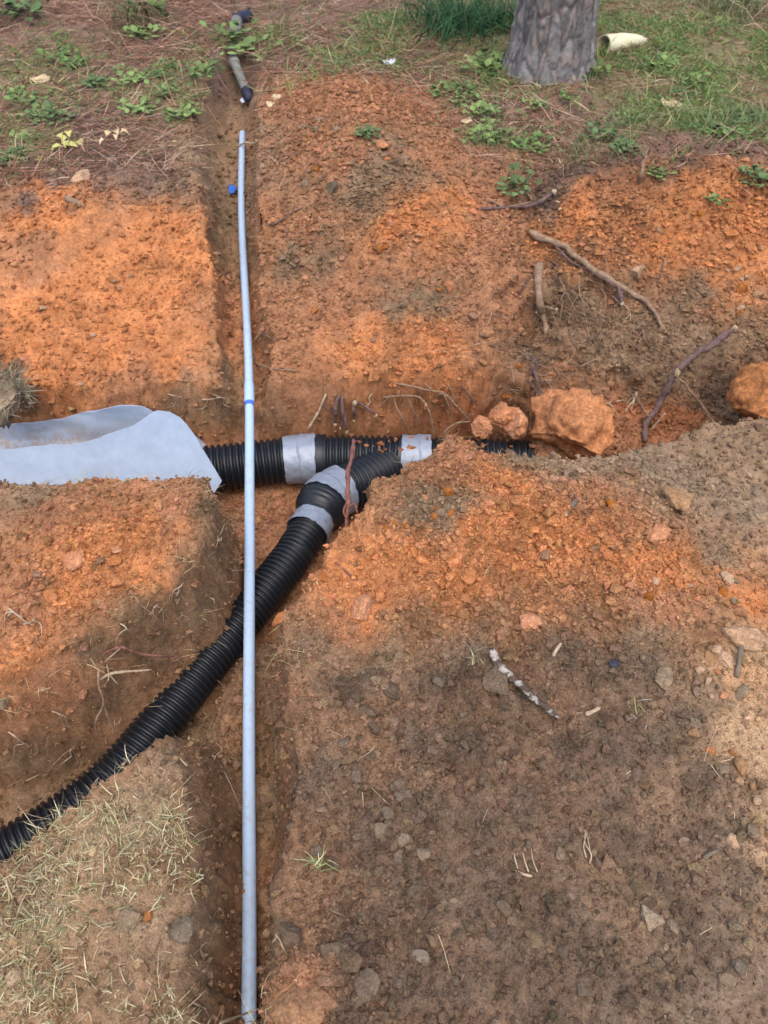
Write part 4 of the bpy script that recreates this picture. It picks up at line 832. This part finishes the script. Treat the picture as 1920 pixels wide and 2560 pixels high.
scrap('dry_leaf', 690, 246, 22, 18, 'dead_leaf', 'tan leaf on the spoil right of the white ditch scrap', 'leaf', 7)
scrap('dry_leaf', 676, 262, 18, 16, 'dead_leaf', 'second tan leaf just below the first on the spoil heap', 'leaf', 8)
scrap('dry_leaf', 1050, 2390, 40, 20, 'old_leaf', 'crumpled grey dead leaf on the brown soil near the bottom', 'leaf', 9)
scrap('dry_leaf', 1175, 150, 30, 12, 'dead_leaf', 'pale bark flake in the grass left of the trunk', 'leaf', 10)
scrap('dry_leaf', 1165, 305, 26, 10, 'dead_leaf', 'pale flake on the rim right of the spoil heap', 'leaf', 11)
scrap('pale_stone', 1675, 262, 44, 26, 'dead_leaf', 'pale tan flake on the litter right of the trunk', 'leaf', 12)
for k, (u, v, lab, n) in enumerate(((178, 365, 'sprig of yellow-green fallen leaves on the far left litter', 7), (288, 355, 'sprig of tan fallen leaves right of the yellow-green one', 5))):
    t = thing('leaf_sprig', lab, 'leaves', tuple(hit(u, v))); b0_ = np.array(t.location); r = px_len(b0_, 1)
    for j in range(n):
        a = j * 6.28 / n + random.uniform(-.3, .3); L = random.uniform(26, 40) * r; wd = L * .28
        dx, dy = math.cos(a), math.sin(a); h = random.uniform(.01, .03); ox, oy = random.uniform(-22, 22) * r, random.uniform(-18, 18) * r; L *= random.uniform(.6, 1); wd = L * random.uniform(.22, .36)
        vv = [(ox + dx * L * f + -dy * wd * s, oy + dy * L * f + dx * wd * s, .012 + h * math.sin(f * 3.1) + .006 * abs(s)) for f, s in ((.12, 0), (.45, -1), (.45, 0), (.45, 1), (.75, -.8), (.75, 0), (.75, .8), (1, 0))]
        link('leaf', mesh('leaf', vv, [[0, 1, 2], [0, 2, 3], [1, 4, 5, 2], [2, 5, 6, 3], [4, 7, 5], [5, 7, 6]], 'yellow_leaf' if k == 0 else 'dead_leaf'), t)

# ---------------------------------------------------------------- pine tree
tp = hit(1384, 205); tp = drop(tp[0] + .0, tp[1] + .19)
tree = thing('pine_tree', 'thick grey pine trunk standing in the litter at the top', 'tree', (tp[0], tp[1], tp[2] - .08))
nz, na = 330, 160; zz = np.r_[np.linspace(0, 2.2, 260), np.linspace(2.25, 9.0, 70)]; th = np.linspace(0, 2 * np.pi, na, endpoint=False)
r0 = np.interp(zz, [0, .08, .25, .8, 2, 9], [.29, .245, .21, .192, .182, .11])
TT, ZZ = np.meshgrid(th, zz); rr = np.repeat(r0[:, None], na, 1) * (1 + .035 * np.sin(TT * 3 + 1) * np.exp(-ZZ * 2) + .02 * np.sin(TT * 5))
q = np.stack([np.cos(TT) * .2, np.sin(TT) * .2, ZZ * .28], 2).reshape(-1, 3); q = q + .022 * np.stack([fbm(q, 16, 3, 5), fbm(q, 16, 3, 6), fbm(q, 16, 3, 7)], 1)
d1, d2, cid = worley(q, .058, 400); gap = np.clip((d2 - d1) * 4.5, 0, 1); fl1, fl2, cid2 = worley(q * (1, 1, 1.6), .026, 430)
rr = rr + (.008 * gap + .007 * (cid2 > .5) * gap - .008 + .005 * cid + .006 * fbm(q * (1, 1, .8), 45, 3, 3)).reshape(nz, na)
bv = np.stack([rr * np.cos(TT), rr * np.sin(TT), ZZ], 2).reshape(-1, 3)
base_c = np.array((.22, .20, .185)) * (.65 + .55 * cid[:, None]); pinkish = np.array((.23, .18, .155)) * (.8 + .4 * cid2[:, None])
bc = np.where((cid2 > .7)[:, None], pinkish, base_c) * (1 + .3 * fbm(q, 30, 2, 12))[:, None]; crack = .7 * (1 - sstep(0, .4, gap))[:, None]; bc = bc * (1 - crack) + crack * np.array((.06, .048, .042))
k = (np.arange(nz - 1)[:, None] * na); j = np.arange(na)[None, :]; f = np.stack([k + j, k + (j + 1) % na, k + na + (j + 1) % na, k + na + j], -1).reshape(-1, 4)
link('trunk', mesh('trunk', bv, f, 'bark', color=bc), tree)
cv, cc, cf = [], [], 0
lv = []
for k in range(14):
    h = 5.6 + k * .26; a = k * 2.4; L = random.uniform(1.2, 2.0) * (1 - k * .035); e = np.array((math.cos(a) * L, math.sin(a) * L, h + .35))
    link('limb', mesh('limb', *tube_geo(spline([(0, 0, h), tuple(e * (.5, .5, 1) + (0, 0, -.2)), tuple(e)], 8), np.linspace(.045, .012, 8), 7), 'root_bark'), tree)
    for s in range(110):
        f_ = random.uniform(.35, 1.08); c = np.array((e[0] * f_, e[1] * f_, h + .35 * f_)) + rng.normal(0, .2, 3); d = rng.normal(size=3); d /= np.linalg.norm(d); w = np.cross(d, rng.normal(size=3)); w /= np.linalg.norm(w)
        lv += [c - w * .02, c + w * .02, c + d * .22 + w * .008, c + d * .22 - w * .008]
lv = np.array(lv); link('crown', mesh('crown', lv, np.arange(len(lv)).reshape(-1, 4), 'blade', color=np.tile((.05, .09, .03), (len(lv), 1))), tree)

# ---------------------------------------------------------------- grass, litter and weeds
def ribbons(pos, dirs, length, width, bend, colr, up=None):
    """curved tapering blades: pos (n,3), dirs (n,3) unit, bend (n,3) sideways sag"""
    n = len(pos); side = np.cross(dirs, rng.normal(size=(n, 3))); side /= np.linalg.norm(side, axis=1)[:, None] + 1e-9
    rows = []
    for t, w in ((0, .9), (.4, 1.0), (.75, .7), (1, .12)):
        c = pos + dirs * (length * t)[:, None] + bend * (length * t * t)[:, None]
        rows += [c - side * (width * w / 2)[:, None], c + side * (width * w / 2)[:, None]]
    v = np.stack(rows, 1); k = np.array([[0, 1, 3, 2], [2, 3, 5, 4], [4, 5, 7, 6]])
    f = (k[None] + (np.arange(n) * 8)[:, None, None]).reshape(-1, 4)
    return v.reshape(-1, 3), f, np.repeat(colr, 8, 0)
def grass(name, n, wt, lmin, lmax, width, upness, cols, label, cat='grass', clump=1, spread=.015, flat=False):
    m = max(1, n // clump); idx = np.repeat(pick(m, wt), clump)[:n]; n = len(idx)
    pos = V[idx] + rng.normal(0, spread, (n, 3)) * (1, 1, 0) + (0, 0, -.003 if not flat else .004); 
    d = rng.normal(size=(n, 3)); d[:, 2] = np.abs(d[:, 2]) * .3; nr = NRM[idx]
    if flat: d = d - nr * (d * nr).sum(1)[:, None]; d += nr * rng.normal(.02, .09, (n, 1))
    else: d = d * (1 - upness) + np.array((0, 0, 1.6)) * upness
    d /= np.linalg.norm(d, axis=1)[:, None]
    L = lmin + (lmax * 1.15 - lmin) * rng.random(n) ** 1.7; b = rng.normal(size=(n, 3)) * .28; b[:, 2] = -np.abs(b[:, 2]) * (1.2 if not flat else .1)
    if flat: b = b - nr * (b * nr).sum(1)[:, None]
    c = np.array([x[0] for x in cols])[rng.choice(len(cols), n, p=np.array([x[1] for x in cols]) / sum(x[1] for x in cols))] * rng.uniform(.7, 1.3, (n, 1))
    o = link(name, mesh(name, *ribbons(pos, d, L, np.full(n, width) * rng.uniform(.7, 1.3, n), b, c)[:2], 'blade', smooth=False, color=np.repeat(c, 8, 0)))
    return tag(o, label, cat, kind='stuff')
STRAW, OLIVE, GREEN, NEEDLE, FRESH = (.50, .40, .22), (.26, .25, .10), (.10, .20, .05), (.28, .13, .075), (.14, .30, .07)
pv = V[ci]; patch = lambda f, s: np.clip(vnoise(pv, f, s) * 1.6 + .45, 0, 1)
up_face = sstep(.5, .8, NRM[ci, 2])
undug = (DT[ci] < -.005) & (DD[ci] < -.01)
# dry turf on the near-left block
blk = ((pv[:, 0] < -.33) & (pv[:, 1] < .80) & undug & (pv[:, 1] < .72 + (pv[:, 0] + .55) * .9 + .05)).astype(float)
grass('dry_grass', 15000, box * blk * (.06 + patch(6, 501) ** 2) * (pv[:, 0] > -1.3), .008, .040, .0021, .45, [(STRAW, 6), (OLIVE, 1.5), ((.42, .40, .22), 4), ((.55, .48, .30), 3)], 'dry straw-coloured grass on the near left sod block', clump=14, spread=.009)
grass('tall_dry_grass', 420, box * blk * patch(5, 503), .03, .06, .0017, .4, [(STRAW, 4), ((.30, .33, .15), 3)], 'taller dry grass stalks on the near left sod block', clump=5, spread=.006)
grass('flat_straw', 900, box * blk, .01, .04, .0015, 0, [(STRAW, 5), ((.58, .50, .33), 2), ((.30, .22, .13), 3)], 'pale straw lying flat on the near left sod block', 'straw', flat=True)
# rootlets and straw fringing the trench lips
lip = ((np.abs(DT[ci] + .012) < .04) & (pv[:, 1] < 1.75)).astype(float) * (.05 + patch(5, 511) ** 3)
grass('lip_straw', 2400, box * lip, .02, .06, .0013, .1, [(STRAW, 4), ((.36, .24, .15), 3), (OLIVE, 1)], 'straw and rootlets fringing the trench edges', 'straw', clump=6, spread=.008)
wallm = ((DT[ci] > .0) & (DT[ci] < .16) & (pv[:, 1] < 1.5) & (pv[:, 0] < -.4)).astype(float) * patch(4, 521)
grass('wall_rootlets', 900, box * wallm, .02, .08, .0014, .05, [((.42, .30, .20), 3), (STRAW, 2), ((.25, .13, .09), 1)], 'fine rootlets sticking out of the left trench walls', 'roots', clump=4, spread=.012)
loose = ((pv[:, 1] < 1.7) & undug).astype(float)
grass('loose_straw', 420, box * loose, .015, .06, .0013, 0, [((.55, .44, .28), 3), ((.40, .28, .17), 2)], 'single straws strewn over the bare near soil', 'straw', flat=True)
# hair roots on the far bank
hair = blob(1340, 850, .30, -.1) + .8 * blob(1500, 720, .25, -.1) + .7 * blob(1050, 950, .22, -.1) + .4 * blob(560, 1000, .15, -.2)
grass('hair_roots', 2200, box * np.clip(hair, 0, 1) ** 2, .04, .13, .0018, .02, [((.22, .14, .09), 3), ((.40, .29, .19), 2), ((.12, .075, .05), 2)], 'fine hair roots on the far bank and root hole', 'roots', clump=5, spread=.02)
# woodland floor: pine straw, low grass
heapm = np.clip(blob(860, 330, .62) * 1.1 + blob(1000, 470, .5) + blob(1820, 480, .35), 0, 1)
far = sstep(3.15, 3.45, pv[:, 1] + .22 * vnoise(pv, 2.5, 531) + .1 * vnoise(pv, 9, 532)) * (1 - heapm) * (DD[ci] < .0)
grass('pine_straw', 46000, box * far * (.35 + patch(1.6, 541)), .06, .18, .0030, 0, [(NEEDLE, 4), ((.42, .25, .17), 4), ((.14, .085, .065), 3), ((.50, .37, .24), 1.5)], 'rust-brown pine needles carpeting the far ground', 'pine straw', flat=True)
gm = far * np.clip(blob(1750, 160, .75) + blob(1100, 130, .65) + .8 * blob(1560, 110, .6) + .5 * blob(1150, 350, .3) + .45 * blob(1450, 420, .4) + .4 * blob(400, 230, .35) + .3 * blob(150, 300, .4) + .45 * blob(1700, 330, .5) + blob(1900, 60, .6) + .8 * blob(900, 100, .5) + .35 * blob(700, 60, .4) + .3 * blob(80, 120, .5), 0, 1)
grass('low_grass', 32000, box * gm * (.15 + patch(3, 551) ** 2), .03, .10, .0036, .28, [((.16, .25, .07), 5), ((.27, .30, .10), 4), (STRAW, 1.3), ((.10, .20, .06), 4)], 'low green and yellowing grass round the tree', clump=7, spread=.02)
WEED = []
def weed_mesh(seed, n, L, w, colr):
    r = np.random.default_rng(seed); vv, ff, cc = [np.zeros(3)], [], [np.array(colr)]
    for j in range(n):
        a = r.uniform(0, 6.28); el = r.uniform(.1, .9); d = np.array((math.cos(a) * math.cos(el), math.sin(a) * math.cos(el), math.sin(el))); s = np.array((-math.sin(a), math.cos(a), 0)); l = L * r.uniform(.55, 1.1); o = len(vv)
        st = d * l * r.uniform(.1, .7) + r.normal(0, .6 * L, 3) * (1, 1, 0) + (0, 0, .25 * l)
        for f_, wi, dz in ((0, 0, 0), (.4, -1, -.02), (.4, 0, .03), (.4, 1, -.02), (.75, -.7, -.06), (.75, 0, -.02), (.75, .7, -.06), (1, 0, -.12)):
            vv.append(st + d * l * .7 * f_ + s * wi * w * l + np.array((0, 0, dz * l)))
        vv.append(st + s * .003 - d * .002); cc.append(np.array(colr)); ff.append([0, o, o + 8])
        ff += [[o, o + 1, o + 2], [o, o + 2, o + 3], [o + 1, o + 4, o + 5, o + 2], [o + 2, o + 5, o + 6, o + 3], [o + 4, o + 7, o + 5], [o + 5, o + 7, o + 6]]
        cc += [np.array(colr) * r.uniform(.65, 1.35)] * 8
    return mesh('weed', np.array(vv), ff, 'blade', smooth=False, color=np.array(cc))
WEED = [weed_mesh(k, 30 + 6 * (k % 3), .050, .24, ((.13, .20, .06), (.18, .25, .08), (.11, .16, .06))[k % 3]) for k in range(8)]
WEEDS = [('small green weed in the litter left of the far ditch', 'weeds left of the far ditch', [(160, 150), (180, 170), (430, 170), (500, 190), (470, 290), (380, 195), (330, 205), (110, 290), (40, 240), (130, 300), (60, 350), (20, 400), (445, 300), (530, 170), (300, 180), (350, 280), (75, 260), (240, 215), (410, 235)]),
         ('small green weed in the litter between spoil heap and tree', 'weeds beside the spoil heap', [(1180, 250), (1165, 235), (1150, 260), (1210, 330), (1230, 350), (1185, 360), (1300, 370), (1330, 380), (1240, 180), (1225, 195), (1290, 470), (1330, 360), (1200, 290), (1110, 235)]),
         ('small green weed in the litter right of the trunk', 'weeds right of the trunk', [(1640, 170), (1660, 165), (1620, 175), (1735, 210), (1500, 340), (1560, 300), (1850, 300), (1880, 440), (1900, 460), (1420, 250), (1340, 265), (1650, 440), (1790, 500), (1480, 190), (1850, 340), (1700, 240), (1780, 330), (1560, 380)])]
WL = []
for lab, grp, spots in WEEDS:
    for u, v in spots:
        o = link('weed', WEED[random.randrange(8)]); o.location = hit(u, v); s = random.uniform(.8, 1.5); o.scale = (s, s, s * random.uniform(.6, 1)); o.rotation_euler = (0, 0, random.uniform(0, 6.28)); tag(o, lab, 'weed', grp); WL.append((o, u, v, 'small green'))
name_by_landmark(WL, 'weed')
for lab, u, v, s, k in (('bright green weed overhanging the far ditch beside the old pipe', 630, 130, 2.2, 1), ('green weed left of the old pipe at the ditch head', 572, 95, 1.8, 0), ('lone green weed on the long spoil heap', 922, 342, 1.1, 2), ('green leafy shrub at the top left, on the straw', 375, 45, 2.6, 3), ('green weed below the leafy shrub at top left', 365, 95, 1.8, 4), ('green shrub in the top left corner', 30, 45, 3.2, 5), ('bright green tuft at the left foot of the trunk', 1215, 175, 2.0, 1), ('dark green tuft at the right foot of the trunk', 1472, 195, 1.6, 0)):
    o = link('weed', WEED[k]); o.location = hit(u, v); o.scale = (s, s, s * .9); o.rotation_euler = (0, 0, random.uniform(0, 6)); tag(o, lab, 'weed')
def tuft(u, v, n, L, rad, cols, label, w=.005, lean=.25):
    c = hit(u, v); t = tag(link('grass_clump', None, None, tuple(c)), label, 'grass clump')
    pos = rng.normal(0, rad, (n, 3)) * (1, 1, 0); d = rng.normal(size=(n, 3)) * lean; d[:, 2] = 1; d /= np.linalg.norm(d, axis=1)[:, None]
    b = rng.normal(size=(n, 3)) * .45; b[:, 2] = -np.abs(b[:, 2]) * 1.2; cc = np.array(cols)[rng.integers(0, len(cols), n)] * rng.uniform(.6, 1.3, (n, 1))
    v_, f_, c_ = ribbons(pos, d, rng.uniform(.5, 1, n) * L, np.full(n, w), b, cc); o = link('blades', mesh('blades', v_, f_, 'blade', smooth=False, color=c_), t); o['kind'] = 'stuff'
tuft(1130, 72, 420, .34, .13, [(.035, .10, .045), (.05, .13, .05), (.08, .17, .06)], 'dense dark green grass clump left of the trunk at the top', .006)
tuft(1245, 70, 260, .28, .10, [(.04, .11, .05), (.07, .15, .05)], 'dark green grass clump touching the trunk at the top', .006)
tuft(1820, 15, 320, .30, .16, [(.28, .27, .14), (.18, .20, .08), (.40, .36, .22)], 'pale grass clump in the top right corner', .005)
tuft(340, 62, 200, .22, .08, [(.20, .13, .08), (.14, .15, .06), (.28, .2, .12)], 'brownish grass clump under the leafy shrub at top left', .005)
sod = thing('sod_clump', 'grey-brown torn sod clump at the left edge above the fabric', 'sod clump', tuple(P(14, 1000, -.2)))
g = clod_geo(77, 3, .5, 3, .85); link('soil_lump', mesh('soil_lump', g[0] * .10, g[1], 'tan_dirt'), sod)
d = rng.normal(size=(420, 3)); d[:, 2] = np.abs(d[:, 2]); d /= np.linalg.norm(d, axis=1)[:, None]
c = np.array([(.24, .19, .13), (.34, .28, .19), (.13, .10, .07), (.2, .23, .13)])[rng.integers(0, 4, 420)]
v_, f_, c_ = ribbons(d * .09, (d + rng.normal(0, .7, (420, 3))) * .8, rng.uniform(.02, .05, 420), np.full(420, .003), rng.normal(size=(420, 3)) * .5, c); o = link('dead_grass', mesh('dead_grass', v_, f_, 'blade', smooth=False, color=c_), sod); o['kind'] = 'stuff'
tuft(1555, 320, 160, .16, .10, [(.18, .22, .09), (.26, .25, .12)], 'wispy grass clump below right of the trunk', .003)
tuft(1830, 330, 200, .18, .12, [(.14, .21, .08), (.24, .26, .12)], 'wispy green grass clump near the right edge', .0035)
tuft(1235, 360, 140, .13, .08, [(.12, .18, .07), (.22, .22, .10)], 'wispy grass clump on the rim of the spoil', .003)
tuft(1475, 400, 140, .14, .09, [(.14, .19, .08), (.24, .22, .11)], 'wispy grass clump above the dark litter patch', .003)
tuft(690, 1462, 46, .055, .018, [(.50, .42, .26), (.40, .34, .2), (.2, .27, .1)], 'dry grass tuft on the bank lip beside the small black pipe', .0016, .8)
tuft(600, 1300, 40, .06, .02, [(.55, .42, .25), (.42, .3, .18)], 'dry grass tuft on the corner of the left block behind the white pipe', .0016, .9)
tuft(668, 1250, 40, .06, .02, [(.50, .38, .22), (.36, .26, .15)], 'dry grass tuft under the wye right of the white pipe', .0016, .9)
tuft(792, 2165, 26, .05, .010, [(.28, .36, .12), (.5, .48, .25)], 'small green tuft on the right lip of the narrow trench', .002, .4)
tuft(1180, 1650, 22, .035, .012, [(.55, .50, .33), (.45, .4, .2)], 'tiny straw tuft left of the mottled stick', .002, .9)
tuft(1600, 1780, 20, .04, .015, [(.5, .5, .4), (.3, .36, .16)], 'tiny straw tuft on the soil right of the pale split chip', .002, .9)
tuft(590, 1185, 26, .05, .015, [(.5, .5, .3), (.35, .38, .2)], 'grass tuft at the lower corner of the fabric sheet', .0016, .7)
tuft(540, 1345, 24, .05, .012, [(.58, .48, .3)], 'pale straw tuft on the left block below the fabric', .0016, .9)
